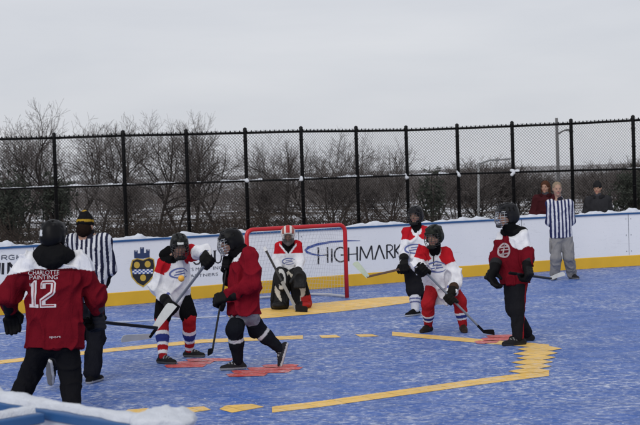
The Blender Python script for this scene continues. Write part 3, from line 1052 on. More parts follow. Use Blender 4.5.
# dense dark bushes
def leafy(name, label, cat, px, ytop, D, rx, mat, n, seed, leaf=0.10, stem=True):
    gz = ground_z(D)
    p = W(px, 200, D); top = W(px, ytop, D).z
    h = top-gz
    t = thing(name, label, cat, (p.x, D, gz))
    r = np.random.default_rng(seed)
    q = r.normal(size=(n*2, 3)); q /= np.linalg.norm(q, axis=1)[:, None]
    rad = r.random(n*2)**0.45
    lump = 0.80+0.34*perlin(q*2.3+seed, seed)+0.16*perlin(q*6+seed, seed+1)
    P = q*(rad*lump)[:, None]
    dens = perlin(P*3.0+seed, seed+2)
    P = P[dens > -0.22][:n]
    P = P*np.array([rx, rx*0.9, h*0.52])+np.array([p.x, D, gz+h*0.50])
    P[:, 2] = np.maximum(P[:, 2], gz+0.05)
    mb = MB()
    for c in P:
        a = Vector(r.normal(size=3)).normalized(); b = a.orthogonal().normalized()
        s = leaf*(0.6+0.8*r.random())
        c = Vector(c); k = len(mb.v)
        mb.v += [c-a*s, c+b*s*0.32, c+a*s, c-b*s*0.32]
        mb.f.append((k, k+1, k+2, k+3))
    mb.build('crown', mat, t)
    mb = MB()
    for k in range(9):
        e = Vector((p.x+r.normal()*rx*0.5, D+r.normal()*rx*0.4, gz+h*(0.5+0.4*r.random())))
        s = Vector((p.x+r.normal()*0.1, D, gz-0.1))
        mb.tube([s, s.lerp(e, 0.5)+Vector((0, 0, 0.15)), e], [0.06, 0.04, 0.015], 5)
    mb.build('trunk', M_bark, t)
leafy('evergreen_bush', 'dark evergreen bush low at the left edge behind the fence', 'bush', 10, 168, 54, 1.1, M_conifer, 1500, 1, 0.11)
leafy('evergreen_bush', 'dark evergreen bush behind the second fence post', 'bush', 56, 169, 55, 0.9, M_conifer, 1300, 2, 0.11)
leafy('evergreen_bush', 'dark spiky evergreen bush just left of the street lamp', 'bush', 432, 163, 70, 1.0, M_conifer, 900, 3, 0.12)
leafy('evergreen_bush', 'dark evergreen bush at the right edge behind the last post', 'bush', 634, 160, 70, 1.4, M_conifer, 1900, 5, 0.12)

# tangle of stems and brambles on the bank: nobody could count them
mb = MB()
r = random.Random(9)
for i in range(4600):
    D = r.uniform(36.5, 66)
    px = r.uniform(-260, 900)
    right = px > 425
    if right and r.random() < 0.72: continue
    x = (px-320)/FOC*D
    h = r.uniform(0.4, 1.25)*(0.6 if right else 1.0)
    base = Vector((x, D, ground_z(D)-0.05))
    lean = Vector((r.uniform(-.5, .5), r.uniform(-.3, .3), 1)).normalized()
    m = base+lean*h*0.5+Vector((r.uniform(-.12, .12), 0, 0)); e = base+lean*h+Vector((r.uniform(-.35, .35), r.uniform(-.2, .2), -r.uniform(0, .25)))
    w = r.uniform(0.006, 0.014)
    mb.tube([base, m, e], [w*1.2, w, w*0.6], 3, False)
    for k in range(2):
        b2 = base.lerp(e, r.uniform(.4, .9)); mb.tube([b2, b2+Vector((r.uniform(-.35, .35), r.uniform(-.2, .2), r.uniform(-.05, .3)))], [w*0.7, w*0.4], 3, False)
tag(mb.build('underbrush', M_brush), kind='stuff')
mb = MB()
for i in range(8000):
    D = r.uniform(36.5, 58)
    px = r.uniform(-60, 720)
    cl_ = perlin(np.array([[px*0.03, D*0.25, 0.3]]), 8)[0]
    if cl_ < -0.05 or (px > 425 and r.random() < 0.6): continue
    c = Vector(((px-320)/FOC*D, D, ground_z(D)+abs(r.gauss(0, 0.35))))
    a = Vector((r.gauss(0, 1), r.gauss(0, 1), r.gauss(0, .5))).normalized(); b = a.orthogonal().normalized()
    s = r.uniform(0.03, 0.075); k = len(mb.v)
    mb.v += [c-a*s, c+b*s*0.5, c+a*s, c-b*s*0.5]; mb.f.append((k, k+1, k+2, k+3))
tag(mb.build('dead_leaves', M_brush), kind='stuff')
# far woods on the skyline, read as one mass
mb = MB()
for i in range(2600):
    D = r.uniform(150, 240)
    px = r.uniform(-80, 740)
    x = (px-320)/FOC*D
    z0 = ground_z(D)
    h = r.uniform(1.6, 3.1)*(1+0.25*math.sin(px*0.02))
    base = Vector((x, D, z0-0.1)); e = base+Vector((r.uniform(-.6, .6), 0, h))
    mb.tube([base, base.lerp(e, .6)+Vector((r.uniform(-.2, .2), 0, 0)), e], [0.05, 0.04, 0.02], 3, False)
    for k in range(4):
        b2 = base.lerp(e, r.uniform(.35, .95)); mb.tube([b2, b2+Vector((r.uniform(-1, 1), r.uniform(-.3, .3), r.uniform(.2, 1)))], [0.03, 0.018], 3, False)
tag(mb.build('far_woods', M_twig), kind='stuff')

# ------------------------------------------------------------------ poles behind the fence
D = 62
p = W(478.5, 230, D); tp = W(478.5, 163, D)
t = thing('street_lamp', 'pale street lamp with a long arm reaching right behind the fence', 'street lamp', (p.x, D, ground_z(D)))
mb = MB(); mb.tube([Vector((p.x, D, ground_z(D)-0.1)), Vector((tp.x, D, tp.z))], [0.06, 0.05], 10); mb.build('pole', M_lamp_grey, t, True)
mb = MB(); e = W(502, 159.5, D); mb.tube([Vector((tp.x, D, tp.z-0.05)), Vector((tp.x, D, tp.z-0.05)).lerp(e, 0.5)+Vector((0, 0, 0.08)), e], [0.045, 0.04, 0.04], 8); mb.build('arm', M_lamp_grey, t, True)
S = Sdf(0.02, 0.03); S.cap(e+Vector((-0.1, 0, 0)), e+Vector((0.32, 0, 0.02)), 0.06, 0.09, (0, 0, 1), 0.55); V, Fc, _, _ = S.mesh(1); add_obj('lamp_head', V, Fc.tolist(), M_lamp_grey, t)
D = 52
p = W(560, 230, D); tp = W(556.5, 118, D)
t = thing('utility_pole', 'tall grey wooden pole with a short side arm rising above the fence', 'pole', (p.x, D, ground_z(D)))
mb = MB(); mb.tube([Vector((p.x, D, ground_z(D)-0.1)), Vector((tp.x, D, tp.z))], [0.075, 0.055], 10); mb.build('pole', M_pole, t, True)
mb = MB(); q0, q1 = W(557.5, 134.5, D), W(567.5, 129.5, D); mb.tube([q0, q0.lerp(q1, .5)+Vector((0, 0, .03)), q1], [0.03, 0.03, 0.03], 8); mb.build('arm', M_pole, t, True)
mb = MB(); mb.box(q1+Vector((0.05, 0, -0.02)), 0.18, 0.12, 0.08); mb.build('lamp_head', M_pole, t)

# ------------------------------------------------------------------ people
BLACK = (0.007, 0.007, 0.008)
DKGREY = (0.035, 0.036, 0.042)
MAROON = (0.145, 0.007, 0.014)
WHITE = (0.75, 0.755, 0.785)
RED = (0.46, 0.014, 0.022)
BLUE = (0.035, 0.05, 0.22)
SKIN = (0.36, 0.205, 0.145)

class Person:
    """joints surveyed from the photo: J[name] = (px, py, dy) with dy metres behind the person's own distance;
    a / b are the limbs at the left / right of the picture"""
    def __init__(self, label, Y, J, group=None, ga=None, gb=None, k=1.0, facing=(0, -1, 0), head_dir=None, head_up=(0, 0, 1), hk=1.0, cat='person'):
        self.Y, self.k, self.hk = Y, k, hk
        self.J = {n: (v if isinstance(v, Vector) else W(v[0], v[1], Y+v[2])) for n, v in J.items()}
        self.foot = {'a': ga, 'b': gb}
        for s in 'ab':
            g = self.foot[s]
            if g is not None: self.J['f'+s] = g+Vector((0, 0, 0.085*k))
        self.fd = Vector(facing).normalized()
        hd = Vector(head_dir if head_dir is not None else facing).normalized()
        up = Vector(head_up); hr = hd.cross(up).normalized(); up = hr.cross(hd).normalized()
        self.hr, self.hd, self.hu = hr, hd, up        # head frame: right of the viewer facing away, forward, up
        gs = [g for g in (ga, gb) if g is not None]
        if gs:
            base = sum(gs, Vector((0, 0, 0)))/len(gs)
        else:
            c = (self.J['pa']+self.J['pb'])/2; base = Vector((c.x, c.y, 0))
        base.z = 0
        self.root = thing('person', label, cat, base, group)
    def P(self, n): return self.J[n]
    @property
    def pel(self): return (self.J['pa']+self.J['pb'])/2
    @property
    def sho(self): return (self.J['sa']+self.J['sb'])/2
    def H(self, x, y, z):      # point in head coordinates (right, forward, up)
        return self.J['head']+(self.hr*x+self.hd*y+self.hu*z)*self.hk
    def frame(self): return (self.hr, self.hd, self.hu)
    def spine(self):
        c = self.sho; p = self.pel; ax = (p-c).normalized()
        back = -(self.fd-ax*self.fd.dot(ax)).normalized()
        return c, p, ax, back

def hand_prims(S, el, c, g, side, k, tag=0, glove=True, relaxed=False):
    """palm, four bent fingers of unequal length and a thumb, closed on a stick with axis g through c"""
    g = g.normalized()
    u = (c-el).normalized(); v = (u-g*u.dot(g))
    v = v.normalized() if v.length > 1e-3 else g.orthogonal().normalized()
    w = g.cross(v)*side
    t = 1.0 if glove else 0.62
    q = k*(1.05 if glove else 0.9)
    wr = c-u*0.085*q
    S.cap(wr, c+w*0.030*q, 0.040*q*(1 if glove else .8), 0.040*q*(1 if glove else .8), w, 0.72, tag, 0.02)
    lens = (0.88, 1.0, 0.97, 0.80)
    for i in range(4):
        o = g*((i-1.5)*0.0255*q*(1 if glove else .8))
        L = lens[i]
        if relaxed:
            p0 = c+w*0.012*q+o+v*0.02*q; p1 = p0+v*0.042*q*L-w*0.012*q; p2 = p1+v*0.026*q*L-w*0.022*q; p3 = p2+v*0.006*q-w*0.022*q*L
        else:
            p0 = c+w*0.036*q+v*0.012*q+o; p1 = c+w*0.020*q+v*0.048*q*L+o; p2 = c-w*0.018*q+v*0.044*q*L+o; p3 = c-w*0.034*q+v*0.008*q+o
        r0 = 0.0165*q*t
        S.cap(p0, p1, r0*1.08, r0, None, 1, tag, 0.006).cap(p1, p2, r0, r0*0.95, None, 1, tag, 0.006).cap(p2, p3, r0*0.95, r0*0.8, None, 1, tag, 0.006)
    b0 = c-v*0.040*q+g*0.036*q+w*0.01*q
    b1 = c-v*0.012*q+g*0.066*q-w*0.012*q; b2 = c+v*0.016*q+g*0.060*q-w*0.032*q
    S.cap(b0, b1, 0.019*q*t, 0.0175*q*t, None, 1, tag, 0.008).cap(b1, b2, 0.0175*q*t, 0.014*q*t, None, 1, tag, 0.006)
    return wr

def body(P, skin=SKIN, bare_hands=None, torso=True):
    S = Sdf(0.0105, 0.03); k = P.k; hk = P.hk
    fr = P.frame()
    S.ell(P.H(0, -0.012, 0.030), (0.074*hk, 0.094*hk, 0.094*hk), fr, 0)
    S.ell(P.H(0, 0.022, -0.045), (0.056*hk, 0.066*hk, 0.070*hk), fr, 0)
    S.cap(P.H(0, 0.072, -0.098), P.H(0, 0.076, -0.094), 0.022*hk, None, None, 1, 0, 0.02)
    S.cap(P.H(0, 0.086, 0.018), P.H(0, 0.106, -0.022), 0.009*hk, 0.014*hk, None, 1, 0, 0.012)
    S.cap(P.H(-0.035, 0.078, 0.036), P.H(0.035, 0.078, 0.036), 0.011*hk, None, None, 1, 0, 0.012)
    S.cap(P.H(-0.02, 0.082, -0.055), P.H(0.02, 0.082, -0.055), 0.010*hk, None, None, 1, 4, 0.01)
    for s in (-1, 1):
        S.ell(P.H(0.076*s, -0.012, -0.002), (0.012*hk, 0.020*hk, 0.030*hk), fr, 0, 0.01)
        S.cap(P.H(0.032*s, 0.078, 0.015), P.H(0.034*s, 0.078, 0.015), 0.013*hk, None, None, 1, 3, 0.006)
        S.cap(P.H(0.03*s, 0.06, -0.03), P.H(0.045*s, 0.04, -0.025), 0.022*hk, None, None, 1, 0, 0.02)
    c, p, ax, back = P.spine()
    S.cap(P.H(0, -0.02, -0.05), c, 0.052*hk, 0.060*k, None, 1, 0)
    S.cap(c, c.lerp(p, 0.5), 0.105*k, 0.11*k, back, 0.6, 1).cap(c.lerp(p, 0.5), p, 0.11*k, 0.11*k, back, 0.65, 1)
    for s in 'ab':
        sh, el, ha = P.P('s'+s), P.P('e'+s), P.P('h'+s)
        wr = ha-(ha-el).normalized()*0.085*k
        S.cap(c, sh, 0.07*k, 0.055*k, None, 1, 1)
        S.cap(sh, el, 0.052*k, 0.040*k, None, 1, 1).cap(el, wr, 0.040*k, 0.026*k, None, 1, 1)
        hp, kn, an = P.P('p'+s), P.P('k'+s), P.P('f'+s)
        S.cap(p, hp, 0.08*k, 0.062*k, None, 1, 1).cap(hp, kn, 0.062*k, 0.050*k, None, 1, 1).cap(kn, an, 0.052*k, 0.034*k, None, 1, 1)
        S.cap(an, an-Vector((0, 0, 0.03*k)), 0.034*k, 0.03*k, None, 1, 1)
        if bare_hands is None: S.cap(wr, wr+(ha-el).normalized()*0.03*k, 0.024*k, 0.022*k, None, 1, 2)      # closed inside a glove
        else: hand_prims(S, el, ha, Vector(bare_hands), 1 if s == 'a' else -1, k*0.85, 2, glove=False, relaxed=True)
    def colr(V, tg, t):
        C = paint(len(V), skin)
        C[tg == 4] = (0.36, 0.15, 0.12)
        for s in (-1, 1):
            e = A(P.H(0.033*s, 0.092, 0.016))
            d = np.linalg.norm(V-e, axis=1)
            C[d < 0.0125*hk] = (0.10, 0.07, 0.05)
        return C
    return sdf_obj('body', S, M_skin, P.root, colr, 2)

def garment_top(P, name, color, R=(0.165, 0.185), flat=0.68, hem=0.12, sleeve=(0.085, 0.075, 0.062), cuff=0.07, fold=0.016, seed=1, res=0.0115, belly=0.0, mat=None, collar=True, hemdir=None, shoulder=0.085):
    """R: half widths at chest and hem, hem: metres below the hips along the spine"""
    S = Sdf(res, 0.045); k = P.k
    c, p, ax, back = P.spine()
    low = p+ax*(hem+0.12)
    c1 = c.lerp(p, 0.24); c2 = c.lerp(p, 0.62)+back*(-belly)
    S.cap(c1, c2, R[0]*k, (R[0]*0.55+R[1]*0.45)*k, back, flat, 0).cap(c2, low, (R[0]*0.55+R[1]*0.45)*k, R[1]*k, back, flat, 0)
    for s, tg in (('a', 1), ('b', 3)):
        sh, el, ha = P.P('s'+s), P.P('e'+s), P.P('h'+s)
        wr = ha-(ha-el).normalized()*cuff*k
        S.cap(c+ax*0.03, sh, shoulder*k, shoulder*k*0.92, back, 0.85, 5)
        S.cap(sh, el, sleeve[0]*k, sleeve[1]*k, None, 1, tg).cap(el, wr, sleeve[1]*k, sleeve[2]*k, None, 1, tg+1)
    if collar: S.cap(c-ax*0.055*k, c-ax*0.085*k+(P.J['head']-c).normalized()*0.0, 0.068*k, 0.058*k, None, 1, 6)
    S.cut_plane(p+ax*hem, hemdir or ax); P.hem = hem
    return sdf_obj(name, S, mat or M_cloth, P.root, color, 2, fold, (8.5, 8.5, 4.2), seed)

def garment_legs(P, name, color, r=(0.10, 0.082, 0.066), end=0.0, fold=0.014, seed=2, top=0.06, waist=0.14, res=0.0115, flat=0.75, short=None, trim=False):
    """short: 0..1 along the shin where the leg ends, or None for the ankle"""
    S = Sdf(res, 0.03); k = P.k
    c, p, ax, back = P.spine()
    S.cap(p-ax*top, p+ax*0.03, waist*k, waist*k, back, flat, 0)
    for s, tg in (('a', 1), ('b', 3)):
        hp, kn, an = P.P('p'+s), P.P('k'+s), P.P('f'+s)
        S.cap(hp, hp.lerp(kn, 1.0 if short is None or short > 0 else 0.55 if short == 0 else 1+short), r[0]*k, r[1]*k, None, 1, tg)
        if short is None: S.cap(kn, an+(kn-an).normalized()*0.02, r[1]*k, r[2]*k, None, 1, tg+1)
        elif short > 0: S.cap(kn, kn.lerp(an, short), r[1]*k, r[1]*k*0.95, None, 1, tg+1)
    if trim: S.cut_plane(p+ax*(P.hem-0.015), -ax)
    return sdf_obj(name, S, M_cloth, P.root, color, 2, fold, (10, 10, 5), seed)

def socks(P, color, r=(0.075, 0.078, 0.052), up=0.30, seed=3, name='sock'):
    for s in 'ab':
        hp, kn, an = P.P('p'+s), P.P('k'+s), P.P('f'+s)
        S = Sdf(0.0078, 0.03); k = P.k
        S.cap(kn.lerp(hp, up), kn, r[0]*k*1.05, r[0]*k, None, 1, 0).cap(kn, kn.lerp(an, 0.45), r[0]*k, r[1]*k, None, 1, 1).cap(kn.lerp(an, 0.45), an, r[1]*k, r[2]*k, None, 1, 2)
        a_, b_ = A(kn), A(an)
        def f(V, tg, t, a_=a_, b_=b_):
            u = ((V-a_)@(b_-a_))/((b_-a_)@(b_-a_))
            return color(V, u)
        sdf_obj(name, S, M_cloth, P.root, f, 2, 0.005, (14, 14, 9), seed+ord(s))

def shoe(P, s, toe, L=0.265, col=BLACK, sole=(0.45, 0.46, 0.48), lift=None, up=None, sole_h=0.028, accent=None):
    """toe: direction of the toes; lift: ankle position when the foot is off the ground"""
    an = P.P('f'+s); k = P.k
    u = Vector(up or (0, 0, 1)).normalized()
    f = Vector(toe); f = (f-u*f.dot(u)).normalized(); w = f.cross(u)
    o = an-u*0.085*k        # point of the sole under the ankle
    S = Sdf(0.0085, 0.02)
    L = L*k
    h0, h1 = o-f*L*0.20, o+f*L*0.62
    S.cap(h0+u*0.030*k, o+f*L*0.30+u*0.034*k, 0.039*k, 0.044*k, None, 1, 0).cap(o+f*L*0.30+u*0.032*k, h1+u*0.022*k, 0.045*k, 0.036*k, None, 1, 0)
    S.cap(o-f*L*0.08+u*0.05*k, o-f*L*0.03+u*0.105*k, 0.043*k, 0.045*k, None, 1, 1)
    S.cap(o+f*L*0.08+u*0.075*k, o+f*L*0.34+u*0.05*k, 0.036*k, 0.03*k, None, 1, 2)
    S.cut_plane(o, -u)
    oo, uu, ff = A(o), A(u), A(f)
    def colr(V, tg, t):
        C = paint(len(V), col)
        h = (V-oo)@uu; x = (V-oo)@ff
        if accent is not None: C[(tg == 2) & (np.sin(x*190) > 0.3)] = accent
        C[h < sole_h*k] = sole
        C[h < 0.004*k] = [0.30*q+0.02 for q in sole]
        return C
    return sdf_obj('shoe', S, M_gear, P.root, colr, 1)

def glove(P, s, g, side=1, k=1.25, col=BLACK, trim=None, relaxed=False, cuff=True):
    el, ha = P.P('e'+s), P.P('h'+s)
    S = Sdf(0.0085, 0.012); q = P.k*k
    wr = hand_prims(S, el, ha, Vector(g), side, q, 0, True, relaxed)
    u = (ha-el).normalized()
    if cuff: S.cap(wr+u*0.005, wr-u*0.070*q, 0.045*q, 0.054*q, None, 1, 1, 0.015)
    gg = Vector(g).normalized(); v = (u-gg*u.dot(gg)); v = v.normalized() if v.length > 1e-3 else gg.orthogonal(); w = gg.cross(v)*side
    for i in (0, 1, 2):      # padded rolls on the back of the hand
        m = wr.lerp(ha+w*0.036*q, 0.25+0.33*i)+w*0.024*q
        S.cap(m-gg*0.032*q, m+gg*0.032*q, 0.019*q, None, None, 1, 2, 0.008)
    def colr(V, tg, t):
        C = paint(len(V), col)
        if trim is not None:
            C[(tg == 1) & (t > 0.55)] = trim
            C[(tg == 2)] = [0.5*a+0.5*b for a, b in zip(trim, col)]
        return C
    return sdf_obj('glove', S, M_gear, P.root, colr, 1)

def helmet(P, col=BLACK, vent=(0.014, 0.014, 0.016), label_patch=None, cage=M_cage_dark, cage_w=0.0032, stripe=None, chin=None):
    hk = P.hk; fr = P.frame()
    S = Sdf(0.0085, 0.02)
    S.ell(P.H(0, -0.012, 0.045), (0.103*hk, 0.130*hk, 0.102*hk), fr, 0)
    S.ell(P.H(0, -0.060, -0.010), (0.100*hk, 0.088*hk, 0.100*hk), fr, 0)
    for s in (-1, 1):
        S.cap(P.H(0.088*s, 0.000, -0.005), P.H(0.086*s, 0.005, -0.055), 0.030*hk, 0.026*hk, P.hr, 0.6, 1, 0.015)
    for x in (-0.055, 0.0, 0.055):      # raised ridges over the crown
        S.cap(P.H(x, 0.070, 0.121-abs(x)*0.35), P.H(x, -0.085, 0.117-abs(x)*0.35), 0.020*hk, 0.020*hk, None, 1, 2, 0.01)
    S.cap(P.H(-0.06, 0.108, 0.062), P.H(0.06, 0.108, 0.062), 0.014*hk, None, None, 1, 3, 0.015)
    for x in (-0.029, 0.029):      # vent slots
        for y in (-0.075, -0.005, 0.06): S.cut_ell(P.H(x, y, 0.140), (0.010*hk, 0.024*hk, 0.028*hk), fr)
    for s in (-1, 1):
        for y in (-0.08, -0.03, 0.03): S.cut_ell(P.H(0.105*s, y, 0.075), (0.020*hk, 0.016*hk, 0.009*hk), fr)
    # opening for the face and the neck
    S.cut_ell(P.H(0, 0.115, -0.055), (0.082*hk, 0.115*hk, 0.108*hk), fr)
    S.cut_ell(P.H(0, -0.02, -0.165), (0.088*hk, 0.105*hk, 0.085*hk), fr)
    R = np.array([A(x) for x in fr]); o = A(P.J['head'])
    def colr(V, tg, t):
        L = (V-o)@R.T/hk
        C = paint(len(V), col)
        C[(np.abs(np.abs(L[:, 0])-0.030) < 0.008) & (L[:, 2] > 0.09) & (np.abs(L[:, 1]) < 0.07)] = (0.004, 0.004, 0.004)
        C[(tg == 2)] = vent
        for y in (-0.045, 0.01, 0.06):
            C[(np.abs(L[:, 1]-y) < 0.010) & (np.abs(np.abs(L[:, 0])-0.085) < 0.02) & (L[:, 2] > 0.05) & (L[:, 2] < 0.10)] = (0.004, 0.004, 0.004)
        if stripe is not None: C[(np.abs(L[:, 0]) < 0.02) & (L[:, 2] > 0.05)] = stripe
        if label_patch is not None:
            (x0, x1, z0, z1, ysign, lc) = label_patch
            C[(L[:, 0] > x0) & (L[:, 0] < x1) & (L[:, 2] > z0) & (L[:, 2] < z1) & (L[:, 1]*ysign > 0.02)] = lc
        return C
    ob, V, Fc = sdf_obj('helmet', S, M_shell, P.root, colr, 1)
    if cage is not None: face_cage(P, ob, cage, cage_w)
    if chin is not None:
        S = Sdf(0.009, 0.02)
        S.cap(P.H(-0.03, 0.110, -0.105), P.H(0.03, 0.110, -0.105), 0.026*hk, None, None, 1, 0)
        sdf_obj('chin_cup', S, M_gear, ob, chin, 1)
    return ob

def face_cage(P, parent, mat, w):
    mb = MB()
    def pt(az, z):
        r = 0.108+0.030*math.exp(-((z+0.035)/0.06)**2)*math.cos(az)
        return P.H(r*0.92*math.sin(az), 0.012+r*math.cos(az)*1.02, z)
    zs = (0.052, 0.030, -0.002, -0.030, -0.058, -0.086, -0.112)
    for i, z in enumerate(zs):
        lim = math.radians(72 if i not in (0, 6) else (66 if i == 0 else 42))
        mb.tube([pt(-lim+2*lim*j/12, z) for j in range(13)], w*P.hk*(1.5 if i in (0, 6) else 1), 5)
    for a in (-58, -36, -17, 0, 17, 36, 58):
        lowz = -0.112 if abs(a) < 42 else -0.086
        mb.tube([pt(math.radians(a), 0.052+(lowz-0.052)*j/8) for j in range(9)], w*P.hk, 5)
    mb.build('face_cage', mat, parent, True)

def stick(label, butt, heel, blade_dir, up, shaft_mat, blade_mat, blade_len=0.29, blade_h=0.072, tape=None, group='hockey sticks in play', grip=0.16, hosel=0.0, hosel_mat=None):
    """straight shaft from butt to heel and a curved blade leaving the heel along blade_dir"""
    t = thing('hockey_stick', label, 'hockey stick', tuple(butt.lerp(heel, 0.5)), group)
    d = (heel-butt).normalized(); L = (heel-butt).length
    x = d.cross(Vector(blade_dir)).normalized(); y = d.cross(x)
    def shaft(a, b, name, mat, w=0.031, h=0.021):
        mb = MB(); R = Matrix((x, y, d)).transposed()
        mb.box((butt+d*((a+b)/2)), h, w, b-a, R)
        o = mb.build(name, mat, t); bv = o.modifiers.new('bevel', 'BEVEL'); bv.width = 0.006; bv.segments = 2
    shaft(grip, L-hosel, 'shaft', shaft_mat)
    shaft(0, grip, 'grip_tape', tape or M_tape, 0.035, 0.025)
    if hosel: shaft(L-hosel, L, 'lower_shaft', hosel_mat or M_tape, 0.033, 0.024)
    bd = Vector(blade_dir).normalized(); u = Vector(up); u = (u-bd*u.dot(bd)).normalized(); nrm = bd.cross(u)
    mb = MB(); rings = []
    n = 12
    for i in range(n+1):
        q = i/n
        hgt = blade_h*(0.62+0.55*q-0.18*q*q) if q < 0.9 else blade_h*(0.99-(q-0.9)*5.0)
        c = heel+bd*(q*blade_len-0.015)+nrm*(0.03*q*q)+u*0.0
        b = len(mb.v); th = 0.0065*(1.2-0.4*q)
        mb.v += [c-nrm*th-u*0.012, c+nrm*th-u*0.012, c+nrm*th*0.8+u*(hgt-0.012), c-nrm*th*0.8+u*(hgt-0.012)]
        rings.append([b, b+1, b+2, b+3])
    for a, b in zip(rings, rings[1:]): mb.quadstrip(a, b)
    mb.f.append(tuple(reversed(rings[0]))); mb.f.append(tuple(rings[-1]))
    mb.build('blade', blade_mat, t, False)
    return t

def hood(P, col=BLACK, tilt=0.0, size=1.0, extra=None):
    c, p, ax, back = P.spine()
    S = Sdf(0.0115, 0.04); k = P.k*size
    side = ax.cross(back).normalized()
    up = -ax
    S.ell(c+back*0.085*k+up*(0.03 if extra is None else 0.065)*k, (0.165*k, 0.085*k, 0.105*k), (side, back, up), 0)
    S.ell(c+back*0.110*k-up*(0.045 if extra is None else -0.035)*k, (0.105*k, 0.070*k, 0.085*k), (side, back, up), 0)
    for s in (-1, 1):
        S.cap(c+side*0.13*k*s+back*0.04*k+up*0.07*k, c+side*0.07*k*s-back*0.07*k+up*0.06*k, 0.050*k, 0.045*k, None, 1, 0)
    S.cap(c+up*0.04*k, c+up*0.10*k, 0.085*k, 0.075*k, None, 1, 0)
    return sdf_obj('hood', S, M_cloth, P.root, col, 2, 0.010, (12, 12, 12), 8)

def stripes(C, u, bands):
    for lo, hi, col in bands: C[(u > lo) & (u < hi)] = col
    return C

HG = 'hockey players on the court'
def V3(x, y, z=0): return Vector((x, y, z))

# --- 1: maroon player 12, seen from behind at the left
Y = 12.2
P = Person('player seen from behind in maroon jersey 12 with black hood and helmet', Y, dict(
    head=(54, 236, 0.0), sa=(30, 263, 0.02), sb=(80, 263, 0.05), ea=(9, 296, 0.05), eb=(97, 296, 0.10), ha=(11, 318, 0.22), hb=(95.5, 321.5, 0.34),
    pa=(42, 338, 0), pb=(66, 338, 0), ka=(31, 374, 0.10), kb=(70, 376, 0.02)), HG, G(13, 419), G(73, 420), 1.08, (0.12, 1, 0), (0.35, 1, -0.05), hk=1.0)
body(P)
c0 = A(P.sho); fdv = A(P.fd)
def col12(V, tg, t):
    C = paint(len(V), MAROON)
    dx = np.abs(V[:, 0]-c0[0])
    zline = c0[2]-0.042-0.20*np.maximum(0, dx-0.16)
    C[(V[:, 2] > zline)] = WHITE
    m = (V[:, 2] > zline-0.022) & (V[:, 2] <= zline) & (dx < 0.2)
    C[m] = (0.07, 0.004, 0.008)
    return C
ob, JV, JF = garment_top(P, 'jersey', col12, (0.225, 0.245), 0.62, 0.085, (0.092, 0.084, 0.066), 0.115, 0.024, 12, 0.0075)
right, upv = V3(1, -0.1), V3(0, 0, 1)
def digits(dx, dy, s):
    one = [[(-.04, -.15), (.04, -.15), (.04, -.16), (-.04, -.16)]]
    o1 = [(-0.030, 0.115), (0.0, 0.15), (0.034, 0.15), (0.034, -0.112), (0.066, -0.112), (0.066, -0.15), (-0.066, -0.15), (-0.066, -0.112), (-0.034, -0.112), (-0.034, 0.082), (-0.066, 0.082), (-0.066, 0.115)]
    o2 = [(-0.09, 0.118), (-0.062, 0.15), (0.062, 0.15), (0.09, 0.118), (0.09, 0.02), (0.065, -0.012), (-0.028, -0.075), (-0.028, -0.112), (0.09, -0.112), (0.09, -0.15), (-0.09, -0.15), (-0.09, -0.055), (0.03, 0.028), (0.03, 0.108), (-0.03, 0.108), (-0.03, 0.06), (-0.09, 0.06)]
    def sc(pp, x): return [((px_*s+x+dx), (py_*s+dy)) for px_, py_ in pp]
    return [sc(o1, -0.088*s)], [sc(o2, 0.085*s)]
n1, n2 = digits(0, 0, 0.78)
cen = W(34.5, 296, Y-0.3)
M_num = plain('number_white', (0.62, 0.58, 0.60), 0.8, 0.1, 0.1, 30)
M_numred = plain('number_red', (0.26, 0.03, 0.04), 0.8, 0.1, 0.1, 30)
decal('jersey_number', n1, cen, right, upv, (JV, JF), M_num, ob, 0.006, 0.012)
decal('jersey_number', n2, cen, right, upv, (JV, JF), M_num, ob, 0.006, 0.012)
# darker line running inside each digit
inl = [[(x*0.92, y*0.92) for x, y in q] for q in stroke_line([(-0.075, -0.115), (-0.075, 0.11)], 0.011)+stroke_line([(0.012, 0.06), (0.012, 0.100), (0.024, 0.108), (0.117, 0.108), (0.125, 0.10), (0.125, 0.02), (0.115, 0.004), (0.012, -0.06), (0.012, -0.108), (0.13, -0.108)], 0.011)]
decal('jersey_number_line', inl, cen, right, upv, (JV, JF), M_numred, ob, 0.009, 0.012)
decal('jersey_lettering', place_text('CHARLOTTE', 0.0, 0.0, 0.275, 0.037), W(36.5, 274.4, Y-0.3), right, upv, (JV, JF), M_num, ob, 0.007, 0.012)
decal('jersey_lettering', place_text('PAINTING', 0.0, 0.0, 0.255, 0.036), W(36.5, 279.2, Y-0.3), right, upv, (JV, JF), M_num, ob, 0.007, 0.012)
decal('maker_mark', place_text('sport', 0, 0, 0.10, 0.022), W(50, 339.5, Y-0.3), right, upv, (JV, JF), M_num, ob, 0.004)
garment_legs(P, 'pants', lambda V, tg, t: paint(len(V), (0.009, 0.009, 0.011)), (0.105, 0.088, 0.078), seed=4, trim=True)
hood(P, (0.010, 0.010, 0.011), 0, 0.98, -0.03)
helmet(P, BLACK, (0.012, 0.012, 0.013), (-0.075, -0.035, 0.0, 0.055, -1, (0.6, 0.62, 0.64)), cage=M_cage_dark)
hb = P.P('hb')
heel = W(157.5, 328.0, 13.35)
dS = (heel-hb).normalized()
glove(P, 'a', (1, 0.1, 0.1), 1, 1.25, BLACK, None, True)
glove(P, 'b', dS, -1, 1.32, BLACK, (0.045, 0.045, 0.052))
shoe(P, 'a', (-0.2, 1, 0)); shoe(P, 'b', (0.25, 1, 0))
tipp = W(177, 305, 13.6)
stick('long black stick of the number 12 player with its pale blade raised', hb-dS*0.17, heel, tipp-heel, (-0.75, -0.1, 0.45), M_shaft_black, M_blade_white, 0.33, 0.098, group=None)

